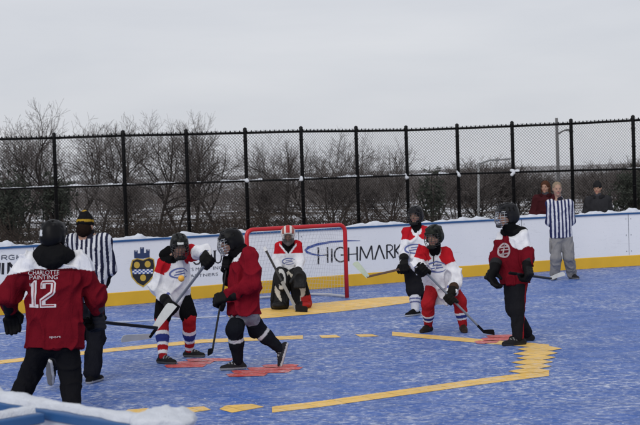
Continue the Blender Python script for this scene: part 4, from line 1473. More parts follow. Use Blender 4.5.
# --- 2: referee walking away beyond number 12
Y = 14.34
P = Person('striped referee walking away in dark trousers and gold banded knit cap', Y, dict(
    head=(85.5, 227.5, 0.0), sa=(72, 241.5, 0), sb=(104, 241, 0.02), ea=(67, 268, 0.12), eb=(110, 268, 0.06), ha=(76, 290, 0.34), hb=(101, 289, 0.32),
    pa=(80, 297, 0), pb=(96, 297, 0), ka=(75, 337, 0.05), kb=(96, 338, 0.06), fa=(53.5, 364, -0.42)), 'referees in striped shirts', None, G(92, 383), 1.02, (0.1, 1, 0), (0.25, 1, -0.12), hk=1.0)
body(P, bare_hands=(0.2, 0.1, 1))
cx = P.sho; rx = A(V3(1, -0.1).normalized())
def colref(V, tg, t):
    C = paint(len(V), (0.66, 0.67, 0.70))
    u = (V-A(cx))@rx
    C[np.sin(u*2*math.pi/0.049+0.6) > -0.05] = (0.018, 0.02, 0.045)
    lowarm = (tg == 4) | (tg == 2)
    C[lowarm & (t > 0.12)] = (0.012, 0.012, 0.014)
    C[tg == 6] = (0.02, 0.02, 0.03)
    return C
garment_top(P, 'striped_shirt', colref, (0.185, 0.185), 0.66, 0.06, (0.080, 0.064, 0.054), 0.09, 0.012, 22, 0.0075)
garment_legs(P, 'trousers', lambda V, tg, t: paint(len(V), (0.012, 0.0125, 0.017)), (0.104, 0.092, 0.082), seed=5, fold=0.014, trim=True)
def cap_knit(P, cols, tall=0.06, pom=True):
    hk = P.hk; S = Sdf(0.009, 0.02)
    S.ell(P.H(0, -0.012, 0.052), (0.088*hk, 0.106*hk, 0.092*hk), P.frame(), 0)
    S.cap(P.H(0, -0.02, 0.12), P.H(0, -0.025, 0.12+tall), 0.055*hk, 0.035*hk, None, 1, 0, 0.04)
    if pom: S.ell(P.H(0, -0.03, 0.165+tall), (0.030, 0.030, 0.024), None, 1, 0.01)
    S.cut_plane(P.H(0, 0.02, 0.012), -(P.hu+P.hd*0.10))
    o = A(P.J['head']); hu = A(P.hu)
    def f(V, tg, t):
        z = (V-o)@hu/hk; C = paint(len(V), cols[0])
        C[(z > 0.055) & (z < 0.078)] = cols[1]
        C[z > 0.105] = cols[2]; C[tg == 1] = cols[3]
        return C
    return sdf_obj('knit_cap', S, M_cloth, P.root, f, 1, 0.004, (40, 40, 20), 3)
cap_knit(P, [(0.010, 0.010, 0.012), (0.40, 0.25, 0.03), (0.012, 0.012, 0.014), (0.38, 0.24, 0.04)], -0.01, True)
S = Sdf(0.009, 0.02); S.ell(P.H(0, -0.040, -0.020), (0.082, 0.080, 0.085), P.frame(), 0); S.cut_ell(P.H(0, 0.10, -0.03), (0.075, 0.10, 0.10), P.frame())
sdf_obj('hair', S, M_cloth, P.root, (0.016, 0.010, 0.008), 1, 0.005, (40, 40, 40), 2)
S = Sdf(0.010, 0.02); c, p_, ax, back = P.spine(); S.cap(c-ax*0.03, c-ax*0.075, 0.076, 0.07, None, 1, 0); sdf_obj('collar', S, M_cloth, P.root, (0.015, 0.015, 0.02), 1)
shoe(P, 'b', (0.35, 1, 0), 0.29, BLACK, (0.42, 0.42, 0.44))
shoe(P, 'a', (-0.05, 0.55, -1.0), 0.29, BLACK, (0.50, 0.50, 0.52), up=(0.55, 0.9, 0.45))

# --- 3: white player stooping to the face-off
Y = 15.8
P = Person('white jersey player with striped red socks stooping over his stick beside the shield crest', Y, dict(
    head=(179.5, 246, -0.10), sa=(164, 263, 0.0), sb=(190, 253, 0.02), ea=(155, 288, -0.02), eb=(203.5, 251.5, -0.18), ha=(172, 306, -0.22), hb=(208, 261, -0.30),
    pa=(165, 298, 0.06), pb=(182, 297, 0.10), ka=(162, 320, -0.06), kb=(189, 318, 0.0)), HG, G(163, 363.5), G(190, 357), 0.95, (0.45, -1, 0), (0.28, -1, -0.38), hk=0.98)
body(P)
sa, sb, sc_ = A(P.P('sa')), A(P.P('sb')), A(P.sho)
def white_team(red_r=0.15, blackneck=None, P=P):
    sa, sb, sc_ = A(P.P('sa')), A(P.P('sb')), A(P.sho)
    def f(V, tg, t):
        C = paint(len(V), WHITE)
        d = np.minimum(np.linalg.norm(V-sa, axis=1), np.linalg.norm(V-sb, axis=1))
        m = (d < red_r*P.k) & (tg != 2) & (tg != 4)
        m |= ((tg == 1) | (tg == 3)) & (t < 0.42)
        neck = np.linalg.norm(V-sc_, axis=1)
        C[m] = RED
        C[(neck < 0.105*P.k)] = WHITE
        C[tg == 6] = BLACK
        if blackneck is not None:
            C[np.linalg.norm(V-A(blackneck[0]), axis=1) < blackneck[1]] = BLACK
        # piping round the cuffs
        C[((tg == 2) | (tg == 4)) & (t > 0.80) & (t < 0.93)] = (0.10, 0.12, 0.34)
        return C
    return f
ob, JV, JF = garment_top(P, 'jersey', white_team(0.135, (P.P('sa').lerp(P.J['head'], 0.40)+V3(0, 0.02, 0.02), 0.125)), (0.165, 0.205), 0.78, 0.195, (0.084, 0.080, 0.058), 0.11, 0.026, 31, 0.008)
def swoosh(s=1.0):
    q = stroke_line(arc(0, 0, 0.115*s, 0.055*s, 20, 330, 22), 0.015*s, lambda t: 0.35+0.9*math.sin(math.pi*t))
    return q+strokes([((-0.07*s, -0.02*s), (0.07*s, 0.0)), ((-0.055*s, 0.012*s), (0.055*s, 0.024*s))], 0.012*s)
M_logo = plain('logo_blue', (0.12, 0.15, 0.34), 0.8, 0.1, 0.15, 30)
fr_r = V3(1, 0.45); 
decal('jersey_emblem', swoosh(0.95), P.sho.lerp(P.pel, 0.42)+V3(0.02, -0.02, 0.0), fr_r, V3(-0.1, 0.2, 1), (JV, JF), M_logo, ob, 0.005)
garment_legs(P, 'hockey_pants', BLACK, (0.110, 0.105, 0.1), short=-0.15, seed=6, waist=0.14, fold=0.006)
def sock_red(V, u):
    C = paint(len(V), (0.36, 0.016, 0.022))
    return stripes(C, u, [(0.34, 0.44, WHITE), (0.44, 0.64, BLUE), (0.64, 0.72, WHITE), (0.86, 0.95, WHITE)])
socks(P, sock_red, (0.080, 0.076, 0.052), 0.58)
S = Sdf(0.0115, 0.03); c, p_, ax, back = P.spine()
S.ell(P.P('sa').lerp(P.J['head'], 0.45)+V3(-0.01, 0.09, 0.0), (0.13, 0.09, 0.10), None, 0); S.cap(c-ax*0.03, c-ax*0.09, 0.078, 0.07, None, 1, 0)
sdf_obj('hood', S, M_cloth, P.root, BLACK, 2, 0.01, (12, 12, 12), 4)
helmet(P, (0.012, 0.013, 0.0125), (0.018, 0.019, 0.018), (-0.025, 0.045, 0.066, 0.088, 1, (0.55, 0.56, 0.56)), cage=M_cage_dark, chin=(0.02, 0.02, 0.02))
hA, hB = P.P('ha'), P.P('hb')
heel = W(149.5, 337.5, Y-0.36)
dS = (heel-hB).normalized()
# put the lower hand on the shaft
tt_ = (hA-hB).dot(dS); P.J['ha'] = hB+dS*tt_
glove(P, 'b', dS, 1, 1.3, BLACK, (0.014, 0.014, 0.014), cuff=False); glove(P, 'a', dS, 1, 1.22, BLACK, (0.014, 0.014, 0.014))
stick('silver stick held by the stooping white player, white blade near the ground', hB-dS*0.07, heel, W(120.5, 342.5, Y-0.5)-heel, (0.1, -0.25, 1), M_shaft_steel, M_blade_white, 0.33, 0.085, group=None, hosel=0.30, hosel_mat=M_tape, grip=0.10)
shoe(P, 'a', (0.8, -0.55, 0), 0.27, (0.018, 0.018, 0.02), (0.10, 0.10, 0.10), accent=(0.25, 0.25, 0.26)); shoe(P, 'b', (0.9, -0.35, 0), 0.27, (0.018, 0.018, 0.02), (0.13, 0.13, 0.13), accent=(0.25, 0.25, 0.26))
# ball in the air before him
S = Sdf(0.005, 0.01); bc = W(181.3, 278.5, Y-0.55); S.ell(bc, (0.036, 0.036, 0.036))
V, Fc, _, _ = S.mesh(1)
o = add_obj('hockey_ball', V, Fc.tolist(), M_ball); tag(o, 'small orange yellow hockey ball in the air before the stooping white player', 'ball')

# --- 4: maroon player striding to the left
Y = 14.9
P = Person('maroon jersey player in grey shorts and black knee pads striding left at the face-off', Y, dict(
    head=(230.5, 242, -0.02), sa=(238, 257, 0.14), sb=(250, 257, -0.14), ea=(230, 280, 0.16), eb=(254, 284, -0.26), ha=(227.5, 264, 0.06), hb=(220.5, 300, -0.12),
    pa=(243, 306, 0.09), pb=(247, 306, -0.09), ka=(235, 329, -0.12), kb=(256, 327.5, 0.10), fb=(279.5, 348.5, 0.14)), HG, G(238.5, 369.5), None, 0.96, (-1, -0.12, 0), (-1, -0.18, -0.22), hk=1.0)
body(P)
sb4 = A(P.P('sb')); sh4 = A(P.sho); hd4 = A(P.J['head'])
def col4(V, tg, t):
    C = paint(len(V), (0.185, 0.008, 0.017))
    d = np.linalg.norm(V-(0.5*sh4+0.5*hd4), axis=1)
    C[(d < 0.150) & (tg != 2) & (tg != 4)] = WHITE
    C[((tg == 1)) & (t > 0.3)] = BLACK
    C[tg == 2] = BLACK
    C[tg == 6] = BLACK
    return C
ob, JV, JF = garment_top(P, 'jersey', col4, (0.158, 0.200), 0.95, 0.085, (0.092, 0.086, 0.064), 0.12, 0.027, 41, 0.0085, shoulder=0.092)
def shorts4(V, tg, t): return paint(len(V), (0.23, 0.235, 0.26))
garment_legs(P, 'shorts', shorts4, (0.122, 0.100, 0.095), short=0.0, seed=7, waist=0.150, fold=0.013, flat=0.85, trim=True)
def sock4(V, u):
    C = paint(len(V), (0.010, 0.011, 0.015))
    return stripes(C, u, [(0.26, 0.36, (0.50, 0.50, 0.52))])
socks(P, sock4, (0.094, 0.080, 0.058), 0.16, name='shin_pad')
for s in 'ab':      # padded knee
    S = Sdf(0.0105, 0.02); kn, hp, an = P.P('k'+s), P.P('p'+s), P.P('f'+s)
    fw = V3(-1, -0.1, 0.1 if s == 'a' else -0.5).normalized()
    S.ell(kn+fw*0.035+(an-kn)*0.05, (0.070, 0.070, 0.092), None, 0)
    sdf_obj('knee_pad', S, M_cloth, P.root, (0.010, 0.010, 0.012), 1, 0.004)
helmet(P, (0.008, 0.008, 0.009), (0.014, 0.014, 0.016), cage=M_cage, cage_w=0.0042, chin=(0.35, 0.35, 0.36))
S = Sdf(0.0115, 0.03); c, p_, ax, back = P.spine()
S.cap(c-ax*0.02, P.H(0, -0.02, -0.11), 0.088, 0.080, None, 1, 0); S.ell(P.H(0, -0.10, -0.09), (0.075, 0.06, 0.06), P.frame(), 0)
sdf_obj('neck_warmer', S, M_cloth, P.root, BLACK, 1, 0.006)
hA, hB = P.P('ha'), P.P('hb')
heel = W(212.2, 351.5, Y-0.30); dS = (heel-hA).normalized()
P.J['hb'] = hA+dS*(hB-hA).dot(dS)
glove(P, 'a', dS, -1, 1.3, BLACK, (0.014, 0.014, 0.014)); glove(P, 'b', dS, -1, 1.36, BLACK, (0.014, 0.014, 0.014))
stick('black stick held upright by the striding maroon player', hA-dS*0.10, heel, (0.02, -1, 0), (0, 0, 1), M_shaft_black, M_tape, 0.25, 0.07, group=None)
shoe(P, 'a', (-1, -0.2, 0), 0.28, (0.02, 0.02, 0.024), (0.30, 0.30, 0.32), accent=(0.3, 0.3, 0.31))
shoe(P, 'b', (-0.12, -0.2, -1), 0.28, (0.02, 0.02, 0.024), (0.48, 0.48, 0.50), up=(-1, -0.1, 0.35), accent=(0.3, 0.3, 0.31))

# --- 5: goalie
Y = 21.4
P = Person('goalie in red striped white mask with big black and cream leg pads', Y, dict(
    head=(288.2, 235.3, -0.06), sa=(279.5, 246.5, 0), sb=(297, 246, 0), ea=(276.3, 260.5, 0.0), eb=(300.6, 260, 0.0), ha=(280.5, 273, -0.24), hb=(297.5, 273, -0.22),
    pa=(284.5, 274, 0.12), pb=(293.5, 274, 0.12), ka=(282.5, 287, -0.05), kb=(298.5, 287, -0.05)), HG, G(282, 308.5), G(301, 307.5), 0.93, (0.05, -1, 0), (0.0, -1, -0.12), hk=1.0)
body(P)
def colg(V, tg, t):
    C = paint(len(V), WHITE)
    sa, sb, sc_ = A(P.P('sa')), A(P.P('sb')), A(P.sho)
    zc = sc_[2]
    m = (V[:, 2] > zc-0.105) & (tg != 2) & (tg != 4)
    C[m] = RED
    dx = np.abs(V[:, 0]-sc_[0]); vz = zc-0.12+dx*1.25
    C[(V[:, 2] > vz-0.03) & (dx < 0.13) & (V[:, 1] < sc_[1]) & (V[:, 2] < vz+0.01)] = WHITE
    C[(V[:, 2] > vz+0.01) & (dx < 0.10) & (V[:, 1] < sc_[1])] = BLACK
    return C
ob, JV, JF = garment_top(P, 'jersey', colg, (0.170, 0.165), 0.78, 0.02, (0.082, 0.078, 0.062), 0.015, 0.014, 51, 0.009)
decal('jersey_emblem', swoosh(0.85), P.sho.lerp(P.pel, 0.52)+V3(0, 0, 0), V3(1, 0.05), V3(0, 0, 1), (JV, JF), M_logo, ob, 0.005)
garment_legs(P, 'goalie_pants', BLACK, (0.11, 0.09, 0.08), short=0.0, seed=8, waist=0.16)
for s, sgn in (('a', -1), ('b', 1)):
    hp, kn, an = P.P('p'+s), P.P('k'+s), P.P('f'+s)
    top = kn.lerp(hp, 0.72)+V3(sgn*0.02, -0.13, 0.03); bot = Vector((an.x+sgn*0.03, an.y-0.10, 0.075))
    S = Sdf(0.011, 0.03)
    ax = (top-bot).normalized(); fw = V3(sgn*0.15, -1, 0); fw = (fw-ax*fw.dot(ax)).normalized(); sd_ = ax.cross(fw)
    S.cap(bot, top, 0.145, 0.138, fw, 0.50, 0)
    S.cap(bot+V3(0, -0.02, -0.02), bot+fw*0.12+V3(0, 0, -0.02), 0.125, 0.10, V3(0, 0, 1), 0.5, 1)
    for e in (-1, 1): S.cap(bot+sd_*0.115*e+fw*0.05+ax*0.05, top+sd_*0.105*e+fw*0.05, 0.030, 0.028, None, 1, 2)
    S.cut_plane((0, 0, 0.004), (0, 0, -1))
    b_, ax_, sv = A(bot), A(ax), A(sd_)
    def colp(V, tg, t, sgn=sgn):
        C = paint(len(V), (0.008, 0.008, 0.009))
        h = (V-b_)@ax_; u = (V-b_)@sv*(1 if sgn > 0 else -1)
        cream = (0.52, 0.49, 0.43)
        C[(np.abs(u-(-0.03+0.075*np.sin(h*9.0-0.4))) < 0.046*np.sin(np.clip((h-0.03)/0.50, 0, 1)*math.pi)**0.6)] = cream
        if sgn > 0:
            C[(h < 0.10) & (V[:, 0] > b_[0]-0.02)] = (0.34, 0.02, 0.02)
        C[tg == 1] = np.where((V[tg == 1][:, 0:1] > b_[0]) & (sgn > 0), np.array((0.34, 0.02, 0.02)), np.array((0.015, 0.015, 0.016)))
        return C
    sdf_obj('leg_pad', S, M_pad, P.root, colp, 1)
# blocker with its board, and the catching glove
gA = P.P('ha'); S = Sdf(0.010, 0.02)
S.ell(W(281, 279, Y-0.34), (0.105, 0.050, 0.195), (V3(1, 0, 0.08), V3(0, 1, 0), V3(-0.08, 0, 1)), 0); S.cap(P.P('ea').lerp(gA, 0.85), gA, 0.070, 0.07, None, 1, 1)
oc = A(W(281, 279, Y-0.34))
def colb(V, tg, t):
    C = paint(len(V), (0.013, 0.013, 0.014))
    x = V[:, 0]-oc[0]; z = V[:, 2]-oc[2]
    C[(np.abs(np.sqrt((x/0.07)**2+(z/0.15)**2)-0.85) < 0.20) & (x > -0.03)] = (0.52, 0.52, 0.50)
    return C
sdf_obj('blocker', S, M_pad, P.root, colb, 1)
gB = P.P('hb'); S = Sdf(0.010, 0.02); ctr = W(299.5, 278.5, Y-0.32)
S.ell(ctr, (0.110, 0.06, 0.135), None, 0); S.cut_ell(ctr+V3(0, -0.075, 0.01), (0.075, 0.05, 0.08)); S.cap(P.P('eb').lerp(gB, 0.85), gB, 0.072, 0.07, None, 1, 1)
for i in range(4): S.cap(ctr+V3(-0.06+0.04*i, -0.02, -0.05), ctr+V3(-0.07+0.045*i, -0.045, -0.125), 0.030, 0.026, None, 1, 0, 0.02)
S.cap(ctr+V3(-0.09, -0.02, 0.02), ctr+V3(-0.14, -0.05, -0.05), 0.028, 0.024, None, 1, 0, 0.01)
sdf_obj('catching_glove', S, M_pad, P.root, (0.016, 0.016, 0.017), 1)
# mask
hk = 1.0; fr = P.frame(); S = Sdf(0.0085, 0.02)
S.ell(P.H(0, -0.005, 0.035), (0.112, 0.138, 0.122), fr, 0); S.ell(P.H(0, 0.03, -0.065), (0.092, 0.098, 0.085), fr, 1); S.cap(P.H(0, 0.10, -0.118), P.H(0, 0.105, -0.118), 0.035, None, None, 1, 1)
S.cut_ell(P.H(0, 0.145, -0.015), (0.070, 0.075, 0.062), fr); S.cut_ell(P.H(0, -0.02, -0.185), (0.088, 0.095, 0.08), fr)
S.cut_ell(P.H(0, 0.0, -0.01), (0.080, 0.105, 0.105), fr)
R_ = np.array([A(x) for x in fr]); o_ = A(P.J['head'])
def colm(V, tg, t):
    L = (V-o_)@R_.T; C = paint(len(V), (0.62, 0.60, 0.58))
    C[(np.abs(L[:, 0]) < 0.032) & (L[:, 2] > 0.06)] = (0.42, 0.03, 0.03)
    C[(np.abs(np.abs(L[:, 0])-0.075) < 0.016) & (L[:, 2] > 0.04)] = (0.33, 0.10, 0.07)
    C[L[:, 2] < -0.03] = (0.10, 0.09, 0.09)
    return C
mk, _, _ = sdf_obj('goalie_mask', S, M_shell, P.root, colm, 1)
mb = MB()
for z in (0.045, 0.018, -0.010, -0.038, -0.066): mb.tube([P.H(0.074*math.sin(a_), 0.118+0.040*math.cos(a_)-0.015*abs(math.sin(a_)), z) for a_ in np.linspace(-1.5, 1.5, 9)], 0.0038, 5)
for x in (-0.05, -0.025, 0, 0.025, 0.05): mb.tube([P.H(x, 0.118+0.040*math.sqrt(1-(x/0.08)**2), z) for z in (0.05, 0.01, -0.03, -0.07)], 0.0034, 5)
mb.build('face_cage', M_cage_dark, mk, True)
S = Sdf(0.011, 0.02); c, p_, ax, back = P.spine(); S.cap(c-ax*0.02, P.H(0, 0, -0.12), 0.085, 0.08, None, 1, 0); sdf_obj('neck_guard', S, M_cloth, P.root, BLACK, 1)
for s, sg in (('a', -1), ('b', 1)): shoe(P, s, (sg*0.25, -1, 0), 0.28)
# goalie stick: shaft, wide paddle and blade
bt, pd, hl = W(264.5, 247.5, Y-0.22), W(285, 281, Y-0.46), W(296.5, 305.0, Y-0.62)
hl.z = 0.03
t = thing('goalie_stick', 'wide paddled goalie stick slanting down across the black and white pads', 'hockey stick', tuple(pd))
d = (hl-bt).normalized(); x = V3(0, -1, 0); x = (x-d*x.dot(d)).normalized(); y = d.cross(x); Rm = Matrix((x, y, d)).transposed(); L = (hl-bt).length
mb = MB(); mb.box(bt+d*(L*0.27), 0.023, 0.033, L*0.54, Rm); mb.build('shaft', M_shaft_black, t)
mb = MB(); mb.box(bt+d*(L*0.775), 0.02, 0.046, L*0.45, Rm); mb.build('paddle', plain('paddle_grey', (0.22, 0.21, 0.19), 0.5), t)
mb = MB(); mb.box(bt+d*0.03, 0.036, 0.046, 0.07, Rm); mb.build('knob', M_tape_white, t)
mb = MB(); mb.prism([hl+V3(-0.02, 0.012, -0.025), hl+V3(0.16, -0.13, -0.022), hl+V3(0.17, -0.13, 0.03), hl+V3(0.155, -0.13, 0.06), hl+V3(-0.02, 0.012, 0.075)], V3(0, -0.016, 0)); mb.build('blade', M_shaft_black, t)

# --- 6: white player partly hidden, stick held level to the left
Y = 19.9
P = Person('white jersey player in black shorts holding his stick level, half hidden at the boards', Y, dict(
    head=(415.5, 215.5, 0), sa=(408, 232.5, 0.02), sb=(425.5, 232, 0.0), ea=(404, 252, -0.05), eb=(429, 252, -0.08), ha=(403.5, 268.5, -0.24), hb=(420.5, 264.5, -0.22),
    pa=(413, 272, 0.04), pb=(422.5, 272, 0.04), ka=(415, 290, -0.05), kb=(423, 291, 0.02)), HG, G(415.5, 315.5), G(426, 313.5), 0.98, (-0.3, -1, 0), (-0.5, -1, -0.1), hk=0.98)
body(P)
ob, JV, JF = garment_top(P, 'jersey', white_team(0.150, None, P), (0.175, 0.190), 0.72, 0.03, (0.084, 0.078, 0.060), 0.11, 0.016, 61, 0.009)
decal('jersey_emblem', swoosh(1.15), P.sho.lerp(P.pel, 0.40), V3(1, -0.3), V3(0, 0, 1), (JV, JF), M_logo, ob, 0.005)
garment_legs(P, 'hockey_pants', (0.014, 0.014, 0.017), (0.125, 0.120, 0.1), short=0.05, seed=9, waist=0.165)
def sock6(V, u):
    C = paint(len(V), (0.58, 0.58, 0.62))
    return stripes(C, u, [(0.45, 0.52, (0.12, 0.13, 0.25)), (0.62, 0.69, (0.12, 0.13, 0.25))])
socks(P, sock6, (0.078, 0.078, 0.055), 0.18)
helmet(P, (0.014, 0.014, 0.016), cage=M_cage_dark, chin=(0.02, 0.02, 0.02))
S = Sdf(0.0115, 0.03); c, p_, ax, back = P.spine(); S.cap(c-ax*0.01, P.H(0, 0.0, -0.10), 0.082, 0.076, None, 1, 0); sdf_obj('neck_warmer', S, M_cloth, P.root, BLACK, 1)
hA, hB = P.P('ha'), P.P('hb'); dS = (hA-hB).normalized()
hl = W(366.5, 277.0, Y-0.35); dS = (hl-hB).normalized(); P.J['ha'] = hB+dS*(hA-hB).dot(dS)
glove(P, 'a', dS, 1, 1.3, BLACK, (0.014, 0.014, 0.014)); glove(P, 'b', dS, 1, 1.25, BLACK, (0.014, 0.014, 0.014))
stick('brown stick held level before the boards with pale green blade turned up', hB-dS*0.28, hl, W(354, 265, Y-0.35)-hl, (0.6, -0.1, 0.62), M_shaft_wood, M_blade_green, 0.28, 0.088, group=None)
shoe(P, 'a', (-0.75, -0.7, 0), 0.28); shoe(P, 'b', (0.1, -1, 0), 0.28)

# --- 7: white player crouching wide
Y = 17.7
P = Person('crouching white jersey player with red socks and wide stance bending over his stick', Y, dict(
    head=(434, 236.5, -0.20), sa=(422.5, 252, -0.04), sb=(446.5, 254.5, -0.02), ea=(417.5, 266, -0.12), eb=(456, 277, -0.10), ha=(423, 269.5, -0.36), hb=(451.5, 297, -0.36),
    pa=(433, 287, 0.14), pb=(450, 286, 0.14), ka=(428, 303, -0.10), kb=(459.5, 301, -0.06)), HG, G(428.5, 331.5), G(463, 331.5), 0.97, (-0.18, -1, 0), (-0.62, -1, -0.22), hk=1.03)
body(P)
ob, JV, JF = garment_top(P, 'jersey', white_team(0.150, None, P), (0.178, 0.235), 0.80, 0.185, (0.092, 0.090, 0.066), 0.10, 0.026, 71, 0.008)
decal('jersey_emblem', swoosh(1.05), P.sho.lerp(P.pel, 0.50), V3(1, -0.15), V3(0.05, 0.3, 1), (JV, JF), M_logo, ob, 0.006)
decal('collar_lace', [[(-0.006, -0.09), (0.006, -0.09), (0.006, 0.05), (-0.006, 0.05)]], P.sho+V3(-0.01, 0, -0.08), V3(1, -0.15), V3(0.05, 0.3, 1), (JV, JF), M_ink, ob, 0.006)
garment_legs(P, 'hockey_pants', (0.30, 0.014, 0.02), (0.100, 0.088, 0.1), short=-0.4, seed=10, waist=0.14, fold=0.006)
def sock7(V, u):
    C = paint(len(V), (0.34, 0.016, 0.022))
    return stripes(C, u, [(0.46, 0.54, WHITE), (0.54, 0.68, BLUE), (0.68, 0.75, WHITE)])
socks(P, sock7, (0.086, 0.080, 0.054), 0.92)
helmet(P, (0.013, 0.016, 0.012), (0.018, 0.021, 0.017), cage=M_cage_dark, chin=(0.02, 0.02, 0.02))
S = Sdf(0.0115, 0.03); c, p_, ax, back = P.spine(); S.cap(c-ax*0.01, P.H(0, 0.0, -0.10), 0.078, 0.074, None, 1, 0); sdf_obj('neck_warmer', S, M_cloth, P.root, BLACK, 1)
hA, hB = P.P('ha'), P.P('hb'); hl = W(484.5, 334.2, Y-0.45); hl.z = max(hl.z, 0.03); dS = (hl-hA).normalized(); P.J['hb'] = hA+dS*(hB-hA).dot(dS)
glove(P, 'a', dS, 1, 1.32, BLACK, (0.014, 0.014, 0.014)); glove(P, 'b', dS, 1, 1.3, (0.012, 0.011, 0.010), (0.05, 0.03, 0.02))
stick('grey stick slanting down to the red spot from the crouching white player', hA-dS*0.10, hl, (0.55, -0.85, 0), (0, 0, 1), M_shaft_steel, M_tape, 0.24, 0.068, group=None, hosel=0.12)
shoe(P, 'a', (-0.55, -0.85, 0), 0.28, (0.02, 0.016, 0.015), (0.03, 0.025, 0.025)); shoe(P, 'b', (0.05, -1, 0), 0.28, (0.03, 0.02, 0.016), (0.05, 0.035, 0.03))

# --- 8: maroon player standing at the right
Y = 16.24
P = Person('maroon jersey player with white shoulder and hood standing side on, holding his stick level', Y, dict(
    head=(507, 215.5, -0.04), sa=(503, 237, 0.10), sb=(522, 237, -0.06), ea=(496.5, 258, 0.0), eb=(528.5, 259, -0.16), ha=(493.5, 277, -0.18), hb=(524.5, 275, -0.28),
    pa=(511.5, 279, 0.06), pb=(519.5, 279, -0.05), ka=(513, 309, 0.03), kb=(517, 310, -0.08)), HG, G(527, 340.5), G(519, 345), 1.0, (-0.62, -1, 0), (-1, -0.35, -0.08), hk=1.02)
body(P)
sb8 = A(P.P('sb')); sh8 = A(P.sho)
sa8 = A(P.P('sa'))
def col8(V, tg, t):
    C = paint(len(V), MAROON)
    d = np.linalg.norm((V-(sb8+np.array((0.0, 0, -0.02)))), axis=1)
    C[((d < 0.155) | (np.linalg.norm(V-sa8, axis=1) < 0.10)) & (tg != 4) & (tg != 2)] = WHITE
    C[(tg == 6)] = BLACK
    return C
ob, JV, JF = garment_top(P, 'jersey', col8, (0.168, 0.180), 0.78, 0.060, (0.084, 0.074, 0.060), 0.12, 0.022, 81, 0.008)
ring = [stroke_line(arc(0, 0, 0.066, 0.078, 0, 360, 24), 0.020)]
emb = ring[0]+strokes([((-0.07, 0.0), (0.07, 0.012))], 0.012)+strokes([((-0.066, 0.03), (0.064, 0.045)), ((-0.058, -0.05), (0.06, -0.03)), ((0.0, 0.084), (-0.02, -0.084))], 0.016)
decal('jersey_emblem', emb, P.sho.lerp(P.pel, 0.30)+V3(-0.09, -0.04, 0.0), V3(1, -0.62), V3(0, 0, 1), (JV, JF), plain('emblem_white', (0.40, 0.33, 0.34), 0.8, 0.1, 0.3, 30), ob, 0.005)
def col_p8(V, tg, t):
    C = paint(len(V), (0.014, 0.014, 0.017))
    a_, b_ = A(P.P('pb')), A(P.P('fb'))
    u = np.clip(((V-a_)@(b_-a_))/((b_-a_)@(b_-a_)), 0, 1)
    axp = a_+np.multiply.outer(u, b_-a_)
    q = (V-axp); q /= np.linalg.norm(q, axis=1)[:, None]
    C[((tg == 3) | (tg == 4)) & (q@A(V3(0.80, -0.60, 0)) > 0.965)] = (0.26, 0.012, 0.02)
    return C
garment_legs(P, 'track_pants', col_p8, (0.098, 0.084, 0.068), seed=11, fold=0.010, trim=True)
hood(P, (0.010, 0.010, 0.011), 0, 0.95)
S = Sdf(0.0105, 0.03); c, p_, ax, back = P.spine(); S.cap(c-ax*0.01, P.H(0, -0.01, -0.11), 0.092, 0.080, None, 1, 0); sdf_obj('neck_warmer', S, M_cloth, P.root, BLACK, 1, 0.006)
helmet(P, (0.016, 0.016, 0.018), cage=M_cage, cage_w=0.004, chin=(0.05, 0.05, 0.055))
hA, hB = P.P('ha'), P.P('hb')
hl = W(551, 278.6, Y+0.25); dS = (hl-hB).normalized()
glove(P, 'b', dS, -1, 1.28, BLACK, (0.022, 0.022, 0.024)); 
glove(P, 'a', dS, 1, 1.34, BLACK, (0.022, 0.022, 0.024), True)
stick('slim stick held level behind the standing maroon player, pale blade before the far referee', hB-dS*0.36, hl, W(567, 273.5, Y+0.35)-hl, (0, 0.1, 1), M_shaft_black, M_blade_white, 0.20, 0.055, group=None)
shoe(P, 'b', (-1, -0.30, 0), 0.29, (0.016, 0.016, 0.018), (0.03, 0.03, 0.032), accent=(0.2, 0.2, 0.2)); shoe(P, 'a', (-1, 0.15, 0), 0.29, (0.016, 0.016, 0.018), (0.03, 0.03, 0.032))

# --- 9: far referee before the boards
Y = 25.0
P = Person('bareheaded striped referee in light grey cargo trousers standing before the boards', Y, dict(
    head=(557.2, 189.3, 0), sa=(550.5, 204, 0), sb=(569, 203.5, 0), ea=(549.5, 221.5, 0.08), eb=(571, 221, 0.08), ha=(556, 228, 0.24), hb=(565, 228, 0.25),
    pa=(556, 234.5, 0), pb=(566, 234.5, 0), ka=(556, 257.5, -0.03), kb=(569, 257, -0.02)), 'referees in striped shirts', G(554.5, 279.5), G(572, 278.6), 1.0, (0.05, -1, 0), (0.05, -1, -0.05), hk=1.0)
body(P, (0.38, 0.23, 0.165), bare_hands=(1, 0, 0))
sh9 = A(P.sho)
def colr9(V, tg, t):
    C = paint(len(V), (0.62, 0.63, 0.68))
    u = V[:, 0]-sh9[0]
    C[np.sin(u*2*math.pi/0.066) > 0.0] = (0.025, 0.03, 0.09)
    return C
garment_top(P, 'striped_shirt', colr9, (0.185, 0.205), 0.72, 0.055, (0.080, 0.070, 0.058), 0.05, 0.011, 91, 0.008)
S = Sdf(0.010, 0.02); c, p_, ax, back = P.spine(); S.cap(c+ax*0.01, c-ax*0.075, 0.080, 0.066, None, 1, 0); sdf_obj('collar', S, M_cloth, P.root, (0.02, 0.02, 0.03), 1)
def colc9(V, tg, t): return paint(len(V), (0.24, 0.235, 0.235))
garment_legs(P, 'cargo_trousers', colc9, (0.110, 0.100, 0.092), seed=12, fold=0.015, trim=True)
S = Sdf(0.010, 0.015); q = P.P('pa').lerp(P.P('ka'), 0.55)+V3(-0.095, -0.01, 0); S.cap(q+V3(0, 0, 0.07), q+V3(0, 0, -0.07), 0.05, 0.052, V3(1, 0, 0), 0.5); sdf_obj('cargo_pocket', S, M_cloth, P.root, (0.20, 0.195, 0.195), 1)
